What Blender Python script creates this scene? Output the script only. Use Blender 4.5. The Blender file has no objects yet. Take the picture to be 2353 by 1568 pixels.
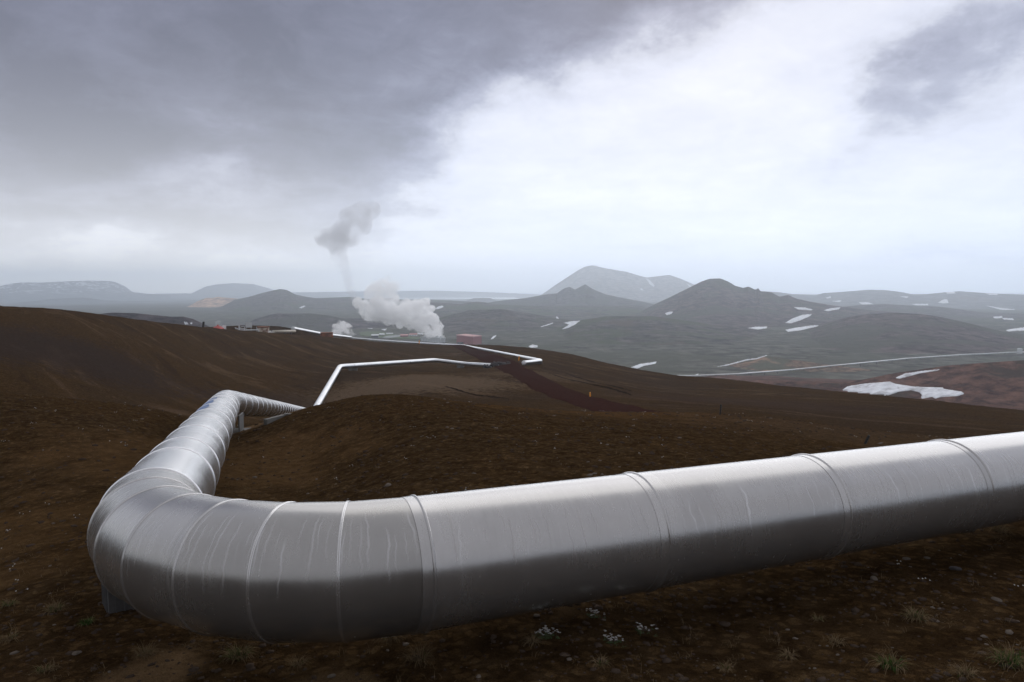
import bpy, bmesh, math, random
import numpy as np
from mathutils import Vector, Matrix
from mathutils.geometry import delaunay_2d_cdt

rng = np.random.default_rng(7)
random.seed(7)
SC = bpy.context.scene
COL = SC.collection
PI = math.pi

# ---------------------------------------------------------------- camera
PW, PH = 2353.0, 1568.0            # working size of the photograph; all (px, py) below are in it
FOC = PW * 24 / 36
HORIZ = 655.0
PITCH = math.atan((PH / 2 - HORIZ) / FOC)
cam_d = bpy.data.cameras.new('camera')
cam_d.sensor_width = 36; cam_d.lens = 24; cam_d.clip_start = 0.1; cam_d.clip_end = 90000
cam = bpy.data.objects.new('camera', cam_d); COL.objects.link(cam)
cam.location = (0, 0, 0); cam.rotation_euler = (PI / 2 - PITCH, 0, 0)
SC.camera = cam

# ---------------------------------------------------------------- render / exposure
SC.view_settings.view_transform = 'Standard'
SC.view_settings.look = 'None'
SC.view_settings.exposure = 0.15
SC.view_settings.gamma = 1.0
SC.render.engine = 'CYCLES'
SC.cycles.use_denoising = True
SC.cycles.volume_bounces = 14
SC.cycles.max_bounces = 14
SC.cycles.diffuse_bounces = 3
SC.cycles.glossy_bounces = 4
SC.cycles.transparent_max_bounces = 12
SC.cycles.volume_max_steps = 256

def ray(px, py):
    v = np.array([px - PW / 2, FOC, -(py - PH / 2)]); v /= np.linalg.norm(v)
    c, s = math.cos(PITCH), math.sin(PITCH)
    return np.array([v[0], c * v[1] + s * v[2], -s * v[1] + c * v[2]])

def at(px, py, r):                  # point seen at (px,py) at horizontal distance r
    v = ray(px, py); return v * (r / math.hypot(v[0], v[1]))

# ---------------------------------------------------------------- node helpers
class NT:
    def __init__(s, tree): s.t = tree; s.n = tree.nodes; s.l = tree.links
    def node(s, typ, **kw):
        n = s.n.new(typ)
        for k, v in kw.items(): setattr(n, k, v)
        return n
    def put(s, sock, v):
        if isinstance(v, bpy.types.NodeSocket): s.l.new(v, sock)
        elif v is not None: sock.default_value = v
    def m(s, op, a, b=None, c=None, clamp=False):
        n = s.node('ShaderNodeMath', operation=op); n.use_clamp = clamp
        s.put(n.inputs[0], a)
        if b is not None: s.put(n.inputs[1], b)
        if c is not None: s.put(n.inputs[2], c)
        return n.outputs[0]
    def vm(s, op, a, b=None):
        n = s.node('ShaderNodeVectorMath', operation=op)
        s.put(n.inputs[0], a)
        if b is not None: s.put(n.inputs[1], b)
        return n.outputs[0]
    def xyz(s, x, y, z):
        n = s.node('ShaderNodeCombineXYZ')
        for i, v in enumerate((x, y, z)): s.put(n.inputs[i], v)
        return n.outputs[0]
    def sep(s, v):
        n = s.node('ShaderNodeSeparateXYZ'); s.put(n.inputs[0], v); return n.outputs
    def noise(s, vec, scale, detail=4, rough=0.55, dist=0.0, col=False):
        n = s.node('ShaderNodeTexNoise'); s.put(n.inputs['Vector'], vec)
        n.inputs['Scale'].default_value = scale; n.inputs['Detail'].default_value = detail
        n.inputs['Roughness'].default_value = rough; n.inputs['Distortion'].default_value = dist
        return n.outputs['Color' if col else 'Fac']
    def ss(s, v, a, b, lo=0.0, hi=1.0):
        n = s.node('ShaderNodeMapRange', interpolation_type='SMOOTHSTEP')
        s.put(n.inputs[0], v)
        for i, q in enumerate((a, b, lo, hi)): s.put(n.inputs[i + 1], q)
        return n.outputs[0]
    def ramp(s, v, stops):
        n = s.node('ShaderNodeValToRGB'); s.put(n.inputs[0], v)
        e = n.color_ramp.elements
        while len(e) > 1: e.remove(e[-1])
        e[0].position = stops[0][0]; e[0].color = (*stops[0][1], 1)
        for p, c in stops[1:]:
            k = e.new(p); k.color = (*c, 1)
        return n.outputs[0]
    def mix(s, f, a, b, blend='MIX'):
        n = s.node('ShaderNodeMix', data_type='RGBA', blend_type=blend)
        s.put(n.inputs[0], f)
        for i, v in ((6, a), (7, b)):
            s.put(n.inputs[i], (*v, 1) if isinstance(v, tuple) and len(v) == 3 else v)
        return n.outputs[2]
    def bump(s, h, strength, dist, nrm=None):
        n = s.node('ShaderNodeBump'); n.inputs['Strength'].default_value = strength
        n.inputs['Distance'].default_value = dist; s.put(n.inputs['Height'], h)
        if nrm is not None: s.put(n.inputs['Normal'], nrm)
        return n.outputs[0]

# ---------------------------------------------------------------- world and sun
SUN_AZ, SUN_EL = math.radians(16), math.radians(24)      # azimuth right of the view axis
w = bpy.data.worlds.new('World'); SC.world = w; w.use_nodes = True
w.cycles.sampling_method = 'MANUAL'; w.cycles.sample_map_resolution = 512
N = NT(w.node_tree); N.n.clear()
sky = N.node('ShaderNodeTexSky', sky_type='NISHITA'); sky.sun_disc = False
sky.sun_elevation = SUN_EL; sky.sun_rotation = SUN_AZ
bg1 = N.node('ShaderNodeBackground'); bg1.inputs[1].default_value = 0.1
N.l.new(sky.outputs[0], bg1.inputs[0])
tc = N.node('ShaderNodeTexCoord')
d = N.vm('NORMALIZE', tc.outputs['Generated'])
dx, dy, dz = N.sep(d)
zc = N.m('MAXIMUM', dz, 0.0)
# cloud deck seen in perspective, for detail
q = N.m('ADD', zc, 0.14)
deck = N.xyz(N.m('DIVIDE', dx, q), N.m('DIVIDE', dy, q), 0.0)
n_big = N.noise(deck, 0.75, 6, 0.55, 0.3)
n_fine = N.noise(N.vm('ADD', deck, (7.3, 2.1, 4.0)), 2.4, 8, 0.6, 0.4)
n_dir = N.noise(N.vm('MULTIPLY', d, (1, 1, 2.2)), 4.2, 8, 0.55, 0.25)
warp = N.noise(N.vm('MULTIPLY', d, (1, 1, 1.7)), 3.6, 6, 0.6, 0.0, True)
wx, wy, wz = N.sep(warp)
az = N.m('ADD', N.m('ARCTAN2', dx, dy), N.m('MULTIPLY', N.m('SUBTRACT', wx, 0.5), 0.40))
el = N.m('ADD', N.m('ARCSINE', dz), N.m('MULTIPLY', N.m('SUBTRACT', wy, 0.5), 0.22))
def blob(px, py, sx, sy, rot=0.0):     # soft patch centred on a direction; sx, sy in degrees
    v = ray(px, py); a0, e0 = math.atan2(v[0], v[1]), math.asin(v[2])
    u = N.m('SUBTRACT', az, a0); t = N.m('SUBTRACT', el, e0)
    c, s_ = math.cos(math.radians(rot)), math.sin(math.radians(rot))
    p = N.m('ADD', N.m('MULTIPLY', u, c), N.m('MULTIPLY', t, s_))
    r = N.m('SUBTRACT', N.m('MULTIPLY', t, c), N.m('MULTIPLY', u, s_))
    p = N.m('DIVIDE', p, math.radians(sx)); r = N.m('DIVIDE', r, math.radians(sy))
    return N.m('EXPONENT', N.m('MULTIPLY', N.m('ADD', N.m('MULTIPLY', p, p), N.m('MULTIPLY', r, r)), -1.0))
BL = [  # px, py, spread az, spread el, tilt, weight
    (1600, 330, 17, 9, 0, 0.16), (1250, 440, 10, 4, 25, 0.10), (1880, 110, 8, 5, 40, 0.16),
    (100, 0, 24, 11, 0, -0.56), (850, 90, 20, 8, 12, -0.52), (780, 310, 11, 4.2, 28, -0.34), (250, 270, 18, 5, 0, -0.34),
    (1480, -40, 18, 4.6, 12, -0.42), (60, 390, 9, 2.2, 0, -.14),
    (2300, 90, 13, 3.4, 42, -0.24), (2050, 260, 12, 2.0, 36, -0.16), (2330, 480, 9, 4, 0, -.06),
    (500, 385, 6, 1.9, -5, 0.26), (330, 430, 5, 1.2, 10, .12), (560, 330, 3, 1.2, 30, .12), (880, 460, 6, 2.0, 30, -0.12),
    (300, 515, 17, 2.0, 0, -0.36), (680, 520, 9, 2.4, 8, -0.20), (90, 600, 12, 1.2, 0, 0.14),
    (2100, 600, 18, 1.5, 0, -0.16), (1650, 600, 12, 1.5, 0, -0.14), (500, 610, 9, .8, 0, -.12),
]
acc = 0.755
for px, py, sx, sy, rot, wt in BL:
    acc = N.m('MULTIPLY_ADD', blob(px, py, sx, sy, rot), wt, acc)
def soft(op, a, b, k_):
    n = N.node('ShaderNodeMath', operation=op); N.put(n.inputs[0], a); n.inputs[1].default_value = b; n.inputs[2].default_value = k_; return n.outputs[0]
acc = soft('SMOOTH_MAX', acc, 0.11, 0.25); acc = soft('SMOOTH_MIN', acc, 0.84, 0.15)
acc = N.m('MULTIPLY_ADD', N.m('SUBTRACT', n_big, 0.5), 0.55, acc)
acc = N.m('MULTIPLY_ADD', N.m('SUBTRACT', n_fine, 0.5), 0.40, acc)
acc = N.m('MULTIPLY_ADD', N.m('SUBTRACT', n_dir, 0.5), 0.50, acc)
acc = N.m('MULTIPLY_ADD', N.m('SUBTRACT', N.noise(N.vm('MULTIPLY', d, (1, 1, 1.6)), 13.0, 8, .64, .6), 0.5), 0.34, acc)
# the deck overhead and behind is a more even grey
up = N.ss(dz, 0.45, 0.85); back = N.ss(dy, 0.35, -0.2)
ev = N.m('MAXIMUM', up, back)
acc = N.m('ADD', N.m('MULTIPLY', acc, N.m('SUBTRACT', 1.0, N.m('MULTIPLY', ev, 0.75))), N.m('MULTIPLY', ev, 0.41))
cc = N.ramp(acc, [(0.0, (.095, .098, .150)), (.16, (.150, .156, .230)), (.30, (.245, .256, .355)), (.42, (.36, .378, .485)), (.53, (.54, .56, .66)), (.66, (.65, .675, .79)), (.82, (.73, .75, .84)), (1.0, (.84, .855, .92))])
# the band of air above the horizon is a paler, bluer tone
lowb = N.m('EXPONENT', N.m('MULTIPLY', zc, -10.0))
cc = N.mix(N.m('MULTIPLY', lowb, .86), cc, N.mix(N.ss(az, -.45, .15), (1.42, 1.43, 1.44), (.90, 1.06, 1.38)))
cc = N.mix(N.m('MULTIPLY', ev, .55), cc, (.47, .455, .45))
bg2 = N.node('ShaderNodeBackground'); bg2.inputs[1].default_value = 1.0
N.l.new(cc, bg2.inputs[0])
mx = N.node('ShaderNodeMixShader'); mx.inputs[0].default_value = 0.96
N.l.new(bg1.outputs[0], mx.inputs[1]); N.l.new(bg2.outputs[0], mx.inputs[2])
wo = N.node('ShaderNodeOutputWorld'); N.l.new(mx.outputs[0], wo.inputs[0])

sd = bpy.data.lights.new('sun', 'SUN'); sd.energy = 1.25; sd.angle = math.radians(75); sd.color = (1, .98, .95)
so = bpy.data.objects.new('sun', sd); COL.objects.link(so)
sv = Vector((math.sin(SUN_AZ) * math.cos(SUN_EL), math.cos(SUN_AZ) * math.cos(SUN_EL), math.sin(SUN_EL)))
so.rotation_euler = sv.to_track_quat('Z', 'Y').to_euler()

# ---------------------------------------------------------------- numpy noise
_perm = rng.permutation(4096)
_grad = np.stack([np.cos(np.arange(4096) * 2.399963), np.sin(np.arange(4096) * 2.399963)], 1)
def gnoise(x, y):
    x0 = np.floor(x); y0 = np.floor(y); fx = x - x0; fy = y - y0
    xi = x0.astype(np.int64); yi = y0.astype(np.int64)
    def g(ix, iy, dx_, dy_):
        h = _perm[(_perm[ix & 4095] + iy) & 4095]
        return _grad[h, 0] * dx_ + _grad[h, 1] * dy_
    u = fx * fx * fx * (fx * (fx * 6 - 15) + 10); v = fy * fy * fy * (fy * (fy * 6 - 15) + 10)
    a = g(xi, yi, fx, fy); b = g(xi + 1, yi, fx - 1, fy); c = g(xi, yi + 1, fx, fy - 1); e = g(xi + 1, yi + 1, fx - 1, fy - 1)
    return (a + (b - a) * u) * (1 - v) + (c + (e - c) * u) * v
def fbm(x, y, o=5, gain=0.5, ridged=False):
    s_ = 0; a = 1.0; t = 0
    for i in range(o):
        n = gnoise(x * 2 ** i + 17.3 * i, y * 2 ** i - 9.1 * i) * 1.4
        if ridged: n = 1 - 2 * np.abs(n)
        s_ = s_ + a * n; t += a; a *= gain
    return s_ / t

# ---------------------------------------------------------------- object helpers
def mesh_obj(name, verts, faces, mat, parent=None, smooth=True, uvs=None, link=True):
    me = bpy.data.meshes.new(name)
    if isinstance(verts, np.ndarray) and isinstance(faces, np.ndarray):
        k = faces.shape[1]
        me.vertices.add(len(verts)); me.vertices.foreach_set('co', verts.astype(np.float32).ravel())
        me.loops.add(faces.size); me.loops.foreach_set('vertex_index', faces.astype(np.int32).ravel())
        me.polygons.add(len(faces)); me.polygons.foreach_set('loop_start', np.arange(0, faces.size, k, dtype=np.int32))
        me.polygons.foreach_set('loop_total', np.full(len(faces), k, dtype=np.int32))
        me.update(calc_edges=True)
    else:
        me.from_pydata([tuple(map(float, v)) for v in verts], [], [tuple(map(int, f)) for f in faces]); me.update()
    if uvs is not None:
        ul = me.uv_layers.new(name='UVMap'); ul.data.foreach_set('uv', np.asarray(uvs, np.float32).ravel())
    if smooth: me.polygons.foreach_set('use_smooth', np.ones(len(me.polygons), dtype=bool))
    if mat is not None: me.materials.append(mat)
    o = bpy.data.objects.new(name, me); COL.objects.link(o)
    if parent is not None: o.parent = parent
    return o
def tag(o, label=None, cat=None, group=None, kind=None):
    if label: o['label'] = label
    if cat: o['category'] = cat
    if group: o['group'] = group
    if kind: o['kind'] = kind
    return o
def thing(name, label, cat, loc=(0, 0, 0), rz=0.0, group=None):
    o = bpy.data.objects.new(name, None); COL.objects.link(o); o.location = tuple(map(float, loc)); o.rotation_euler = (0, 0, rz)
    o.empty_display_size = 0.2
    return tag(o, label, cat, group)

class MB:                            # collects solids into one mesh
    def __init__(s): s.v = []; s.f = []
    def add(s, v, f):
        n = len(s.v); s.v += [tuple(map(float, p)) for p in v]; s.f += [tuple(i + n for i in q) for q in f]; return s
    def box(s, c, size, rz=0.0, taper=1.0):
        cx, cy, cz = c; a, b, h = (k / 2 for k in size); v = []
        for k, z in enumerate((-h, h)):
            t = taper if k else 1
            for x, y in ((-a, -b), (a, -b), (a, b), (-a, b)):
                x, y = x * t, y * t
                v.append((cx + x * math.cos(rz) - y * math.sin(rz), cy + x * math.sin(rz) + y * math.cos(rz), cz + z))
        return s.add(v, [(3, 2, 1, 0), (4, 5, 6, 7), (0, 1, 5, 4), (1, 2, 6, 5), (2, 3, 7, 6), (3, 0, 4, 7)])
    def lathe(s, c, prof, n=24):
        v = []; f = []
        for r, z in prof:
            for i in range(n):
                a = 2 * PI * i / n; v.append((c[0] + r * math.cos(a), c[1] + r * math.sin(a), c[2] + z))
        for k in range(len(prof) - 1):
            for i in range(n):
                j = (i + 1) % n; f.append((k * n + i, k * n + j, (k + 1) * n + j, (k + 1) * n + i))
        f.append(tuple(range(n))[::-1]); f.append(tuple((len(prof) - 1) * n + i for i in range(n)))
        return s.add(v, f)
    def bar(s, p, q, r, n=8, r2=None):
        p, q = Vector(p), Vector(q); d_ = (q - p).normalized()
        u = d_.cross(Vector((0, 0, 1)) if abs(d_.z) < .9 else Vector((1, 0, 0))).normalized(); w_ = d_.cross(u)
        v = []
        for c, rr in ((p, r), (q, r if r2 is None else r2)):
            for i in range(n):
                a = 2 * PI * i / n; v.append(c + (u * math.cos(a) + w_ * math.sin(a)) * rr)
        f = [(i, (i + 1) % n, n + (i + 1) % n, n + i) for i in range(n)]
        f += [tuple(range(n))[::-1], tuple(range(n, 2 * n))]
        return s.add(v, f)
    def prism(s, outline, axis_from, axis_to):        # outline points in 3-D, extruded by a vector
        e = Vector(axis_to) - Vector(axis_from); n = len(outline)
        v = [Vector(p) for p in outline] + [Vector(p) + e for p in outline]
        f = [tuple(range(n))[::-1], tuple(range(n, 2 * n))] + [(i, (i + 1) % n, n + (i + 1) % n, n + i) for i in range(n)]
        return s.add(v, f)
    def build(s, name, mat, parent=None, smooth=False):
        return mesh_obj(name, s.v, s.f, mat, parent, smooth)

def mat(name):
    m = bpy.data.materials.new(name); m.use_nodes = True
    k = NT(m.node_tree); b = m.node_tree.nodes['Principled BSDF']; return m, k, b
def plain(name, col, rough=0.7, metal=0.0, var=0.25, scale=6.0, bump=0.0, spec=0.5, stain=None):
    m, k, b = mat(name)
    c = k.node('ShaderNodeTexCoord').outputs['Object']
    n = k.noise(c, scale, 6, .6)
    lo = tuple(x * (1 - var) for x in col); hi = tuple(min(1, x * (1 + var)) for x in col)
    out = k.mix(n, lo, hi)
    if stain:
        out = k.mix(k.ss(k.noise(c, scale * .35, 8, .7), .45, .62), out, stain)
    k.put(b.inputs['Base Color'], out)
    b.inputs['Roughness'].default_value = rough; b.inputs['Metallic'].default_value = metal
    b.inputs['Specular IOR Level'].default_value = spec
    if bump: k.put(b.inputs['Normal'], k.bump(k.noise(c, scale * 4, 4), bump, .02))
    return m

# ================================================================ MATERIALS
SOIL_PATCHES = [  # centre x, y, half sizes, colour, strength: sand by the pipe, paler and darker tones elsewhere on the slope
    (-18, 128, 26, 26, (.120, .085, .058), .6), (5, 160, 22, 18, (.090, .062, .042), .5), (-10.2, 28.5, 2.2, 3.0, (.15, .095, .052), .8), (-3.1, 5.5, .55, .7, (.15, .095, .05), .8), (-1.4, 5.1, .5, .3, (.13, .085, .045), .6),
    (-8, 18, 5, 6, (.100, .058, .026), .5), (-9, 9, 4, 5, (.095, .055, .024), .5), (-62, 84, 22, 34, (.030, .022, .019), .75), (-40, 110, 12, 22, (.034, .024, .020), .6), (3, 30, 9, 8, (.082, .045, .018), .6),
    (16, 26, 12, 9, (.075, .048, .028), .5), (40, 120, 30, 25, (.040, .026, .020), .5)]
def soil_material():
    m, k, b = mat('volcanic_soil')
    P = k.node('ShaderNodeNewGeometry').outputs['Position']
    big = k.noise(P, .035, 5, .6); mid = k.noise(P, .35, 6, .6); sm = k.noise(P, 3.2, 8, .68); fine = k.noise(P, 26, 5, .7)
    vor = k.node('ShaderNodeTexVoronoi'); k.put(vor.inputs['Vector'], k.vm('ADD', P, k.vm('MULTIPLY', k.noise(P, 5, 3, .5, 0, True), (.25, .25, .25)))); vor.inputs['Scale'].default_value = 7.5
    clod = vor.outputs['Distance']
    c = k.ramp(sm, [(.30, (.022, .0122, .0050)), (.5, (.054, .0325, .0145)), (.70, (.098, .063, .032))])
    c = k.mix(k.m('MULTIPLY', k.ss(mid, .40, .66), .75), c, k.ramp(k.m('MULTIPLY_ADD', k.m('SUBTRACT', sm, .5), .8, fine), [(.30, (.023, .012, .0048)), (.70, (.102, .060, .026))]))
    c = k.mix(k.m('MULTIPLY', k.ss(big, .46, .60), .5), c, k.ramp(sm, [(.3, (.024, .016, .012)), (.7, (.064, .045, .032))]))
    x_, y_, z_ = k.sep(P); rr_ = k.m('SQRT', k.m('MULTIPLY_ADD', x_, x_, k.m('MULTIPLY', y_, y_)))
    strk = k.noise(k.xyz(k.m('MULTIPLY_ADD', x_, .05, k.m('MULTIPLY', y_, .012)), k.m('MULTIPLY_ADD', y_, .11, k.m('MULTIPLY', x_, .10)), 0), 1.0, 8, .66, .8)
    farf = k.ss(rr_, 22, 70)
    c = k.mix(k.m('MULTIPLY', k.m('MULTIPLY', k.ss(strk, .52, .66), .55), farf), c, (.135, .088, .056))
    c = k.mix(k.m('MULTIPLY', k.m('MULTIPLY', k.ss(strk, .46, .34), .6), farf), c, (.026, .016, .012))
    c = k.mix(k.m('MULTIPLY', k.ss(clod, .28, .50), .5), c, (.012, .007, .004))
    edge = k.noise(P, .9, 4, .6, 0, True)
    for (ax, ay, rx, ry, col, st) in SOIL_PATCHES:
        w_ = k.m('MULTIPLY_ADD', k.m('SUBTRACT', k.sep(edge)[0], .5), 1.6, 0)
        ddx = k.m('DIVIDE', k.m('SUBTRACT', x_, ax), rx); ddy = k.m('DIVIDE', k.m('SUBTRACT', y_, ay), ry)
        dd = k.m('ADD', k.m('SQRT', k.m('MULTIPLY_ADD', ddx, ddx, k.m('MULTIPLY', ddy, ddy))), w_)
        c = k.mix(k.m('MULTIPLY', k.ss(dd, 1.0, .45), st), c, k.mix(sm, tuple(q * .55 for q in col), tuple(q * 1.35 for q in col)))
    mic = k.noise(P, 95, 4, .75); mv = k.m('MULTIPLY_ADD', k.ss(mic, .32, .68), .86, .82)
    c = k.mix(1.0, c, k.xyz(mv, mv, mv), 'MULTIPLY')
    # sparse pale grit and dead moss flecks
    v2 = k.node('ShaderNodeTexVoronoi'); k.put(v2.inputs['Vector'], P); v2.inputs['Scale'].default_value = 11
    grit = k.m('MULTIPLY', k.ss(v2.outputs['Distance'], .13, .07), k.ss(k.noise(P, 1.1, 3), .52, .62))
    c = k.mix(k.m('MULTIPLY', grit, .5), c, (.20, .165, .13))
    k.put(b.inputs['Base Color'], c)
    b.inputs['Roughness'].default_value = 1.0; b.inputs['Specular IOR Level'].default_value = 0
    h = k.m('ADD', k.m('MULTIPLY', sm, 1.0), k.m('ADD', k.m('MULTIPLY', clod, .30), k.m('ADD', k.m('MULTIPLY', fine, .30), k.m('MULTIPLY', k.noise(P, 95, 3, .7), .10))))
    nb = k.bump(h, 1.0, .16)
    k.put(b.inputs['Normal'], k.bump(k.noise(P, 1.0, 6, .6), .8, .35, nb))
    return m
M_soil = soil_material()

def hill_material(name, lo, hi, green=None, tan=None, snow=None, gscale=1.0, bumpd=12.0):
    m, k, b = mat(name)
    P = k.node('ShaderNodeNewGeometry').outputs['Position']
    n1 = k.noise(P, .006 * gscale, 8, .62, .4); n2 = k.noise(k.vm('MULTIPLY', P, (1, 1, 3)), .035 * gscale, 8, .68)
    lo = tuple(q * 1.05 for q in lo); hi = tuple(q * 2.0 for q in hi)
    if green: green = tuple(q * 1.5 for q in green)
    c = k.ramp(n2, [(.36, lo), (.62, hi)])
    n3 = k.noise(P, .014 * gscale, 7, .66, .8)
    c = k.mix(k.m('MULTIPLY', k.ss(n3, .52, .62), .55), c, tuple(q * .55 for q in lo))
    if green: c = k.mix(k.ss(n1, .46, .60), c, k.mix(n2, tuple(x * .7 for x in green), tuple(x * 1.3 for x in green)))
    if tan: c = k.mix(k.ss(k.noise(P, .009 * gscale, 6, .6, .6), .54, .66), c, tan)
    if snow is not None:
        z = k.sep(P)[2]
        sn = k.noise(k.vm('MULTIPLY', P, (1, 1, .6)), snow[0], 8, .66, 2.0)
        c = k.mix(k.m('MULTIPLY', k.ss(sn, snow[1], snow[1] + .02), k.ss(z, snow[2], snow[3])), c, (.82, .84, .88))
    k.put(b.inputs['Base Color'], c)
    b.inputs['Roughness'].default_value = 1.0; b.inputs['Specular IOR Level'].default_value = 0
    k.put(b.inputs['Normal'], k.bump(k.m('ADD', n2, k.m('MULTIPLY', n3, .8)), .9, bumpd * 1.5))
    return m
M_valley = hill_material('valley_floor', (.045, .044, .038), (.085, .082, .068), (.062, .062, .048), None, None, 1.0, 6)
M_hill_dark = hill_material('dark_moor', (.036, .031, .036), (.082, .068, .070), (.060, .058, .048))
M_hill_green = hill_material('green_moor', (.038, .034, .036), (.080, .069, .064), (.060, .066, .042), (.11, .086, .068))
M_hill_red = hill_material('red_scoria', (.042, .024, .021), (.095, .052, .040), None, (.06, .045, .036), None, 2.0, 3)
M_hill_brown = hill_material('brown_moor', (.042, .033, .036), (.082, .062, .060), (.060, .058, .046))
M_hill_tan = hill_material('rhyolite', (.26, .165, .12), (.42, .29, .20), None, (.20, .15, .12))
M_mount = hill_material('scree_mountain', (.10, .092, .095), (.17, .15, .145), None, (.20, .155, .13), None, .6, 30)
M_far = hill_material('far_range', (.05, .055, .06), (.09, .09, .09), None, None, None, .3, 20)
M_far_snow = hill_material('far_table_mountain', (.05, .055, .06), (.09, .09, .09), None, None, (.0070, .54, -130, -60), .3, 20)
M_plateau = hill_material('plateau', (.055, .055, .062), (.095, .09, .09), None, (.12, .10, .09), None, .5, 14)

def metal_material(name, base, rough, trails=0.0, dark=0.0, grain=1.0, metal=.78):
    m, k, b = mat(name)
    uv = k.node('ShaderNodeUVMap').outputs['UV']
    u, v, _ = k.sep(uv)
    av = k.m('ABSOLUTE', v)
    P = k.node('ShaderNodeNewGeometry').outputs['Position']
    brush = k.noise(k.xyz(k.m('MULTIPLY', u, 30), k.m('MULTIPLY', v, 1.2), 0), 1.0, 6, .7)
    cloud = k.noise(P, 1.8, 6, .6); fine = k.noise(P, 38, 4, .7)
    val = k.m('ADD', k.m('MULTIPLY', k.m('MULTIPLY_ADD', k.m('SUBTRACT', brush, .5), grain, .5), .12), k.m('ADD', k.m('MULTIPLY', cloud, .34), k.m('MULTIPLY', fine, .08)))
    val = k.m('ADD', val, .73)
    c = k.mix(1.0, base, k.xyz(val, val, val), 'MULTIPLY')
    # each sheet of cladding has its own tone
    sheet = k.node('ShaderNodeTexWhiteNoise', noise_dimensions='1D'); k.put(sheet.inputs['W'], k.m('FLOOR', k.m('DIVIDE', k.m('ADD', u, .1), 2.2)))
    sv_ = k.m('MULTIPLY_ADD', sheet.outputs['Value'], .12, .94)
    c = k.mix(1.0, c, k.xyz(sv_, sv_, sv_), 'MULTIPLY')
    rg = k.m('ADD', k.m('MULTIPLY_ADD', k.m('SUBTRACT', cloud, .5), .18, rough), k.m('MULTIPLY', k.m('SUBTRACT', brush, .5), .05 * grain))
    met = metal
    def runs(freq, wob_amp, seed, w0, w1, on, v0, v1, v2):
        """thin water runs down the girth: one possible run per cell along the pipe, random on/off, offset, width and length"""
        wob = k.m('MULTIPLY', k.m('SUBTRACT', k.noise(k.xyz(k.m('MULTIPLY', u, 4), k.m('MULTIPLY', v, 1.9), seed), 1.0, 2, .5), .5), wob_amp)
        t = k.m('MULTIPLY_ADD', u, freq, wob); idx = k.m('FLOOR', t)
        def rnd(q):
            n = k.node('ShaderNodeTexWhiteNoise', noise_dimensions='1D'); k.put(n.inputs['W'], k.m('ADD', idx, q)); return n.outputs['Value']
        f = k.m('ABSOLUTE', k.m('SUBTRACT', k.m('SUBTRACT', t, idx), k.m('MULTIPLY_ADD', rnd(.31), .5, .25)))
        wd = k.m('MULTIPLY_ADD', rnd(.77), w1 - w0, w0)
        line = k.ss(f, wd, k.m('MULTIPLY', wd, .3))
        here = k.m('MULTIPLY', k.m('LESS_THAN', rnd(1.9), on), k.m('MULTIPLY_ADD', rnd(5.3), .7, .3))
        end = k.m('MULTIPLY_ADD', rnd(9.1), v2 - v1, v1); st = k.m('MULTIPLY_ADD', rnd(7.7), .5, v0)
        span = k.m('MULTIPLY', k.ss(av, st, k.m('ADD', st, .25)), k.m('SUBTRACT', 1.0, k.ss(av, k.m('SUBTRACT', end, .55), end)))
        patch = k.ss(k.noise(k.xyz(k.m('MULTIPLY', u, 1.3), 0, seed), 1.0, 2), .36, .50)
        return k.m('MULTIPLY', k.m('MULTIPLY', line, here), k.m('MULTIPLY', span, patch))
    if dark:
        lf = k.m('MULTIPLY', runs(15, 1.6, 3, .07, .20, .8, .25, .8, 1.7), dark)
        c = k.mix(lf, c, (.34, .32, .30)); rg = k.m('MULTIPLY_ADD', lf, .2, rg)
        lf2 = k.m('MULTIPLY', runs(9, 1.4, 14, .05, .16, .35, .5, 1.2, 1.9), .35)
        c = k.mix(lf2, c, (.80, .80, .81))
    if trails:
        lf = k.m('MULTIPLY', k.m('MAXIMUM', runs(19, 1.5, 1, .10, .20, .8, .22, 1.0, 1.7), runs(13, 1.0, 21, .05, .10, .6, .4, 1.1, 1.9)), trails)
        c = k.mix(lf, c, (.74, .74, .75)); rg = k.m('MULTIPLY_ADD', lf, .25, rg); met = k.m('SUBTRACT', .78, k.m('MULTIPLY', lf, .5))
    k.put(b.inputs['Base Color'], c); k.put(b.inputs['Roughness'], rg); k.put(b.inputs['Metallic'], met)
    k.put(b.inputs['Normal'], k.bump(k.m('ADD', k.m('MULTIPLY', cloud, .8), k.m('MULTIPLY', brush, .04 * grain)), .12 * grain, .006))
    return m
M_clad = metal_material('aluminium_cladding', (.44, .43, .42), .26, 0, .42, 1.5)
M_clad_plain = metal_material('aluminium_cladding_dry', (.60, .60, .605), .24, 0, 0, .2, .93)
M_ring = metal_material('bright_ring', (.86, .86, .87), .34, 0, 0, .2, .8)
M_clad_plain2 = metal_material('aluminium_band', (.45, .44, .43), .26)
M_clad_elbow = metal_material('aluminium_elbow', (.37, .36, .345), .26, .34, 0)
M_band = metal_material('joint_band_metal', (.58, .57, .56), .26)
M_clad_far = metal_material('distant_cladding', (.52, .53, .54), .30, 0, 0, .3, .92)
M_galv = plain('galvanised_steel', (.13, .13, .13), .6, .4, .45, 9, .2, .5, (.12, .115, .11))
M_blue = plain('blue_tape', (.030, .10, .27), .45, 0, .2, 3)
M_rust = plain('rusty_steel', (.20, .075, .035), .85, .2, .4, .8, 0, .3, (.09, .035, .02))
M_rust_orange = plain('orange_rust', (.26, .09, .035), .85, .1, .3, .5, 0, .3, (.12, .05, .03))
M_rust_cream = plain('cream_paint_with_rust', (.42, .37, .30), .8, 0, .2, 1.2, 0, .3, (.13, .055, .03))
M_red = plain('red_panel', (.40, .06, .05), .6, 0, .12, 1)
M_redroof = plain('faded_red_roof', (.48, .20, .19), .6, 0, .12, .3)
M_darkred = plain('dark_red_cladding', (.27, .055, .06), .6, 0, .15, .1)
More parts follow.
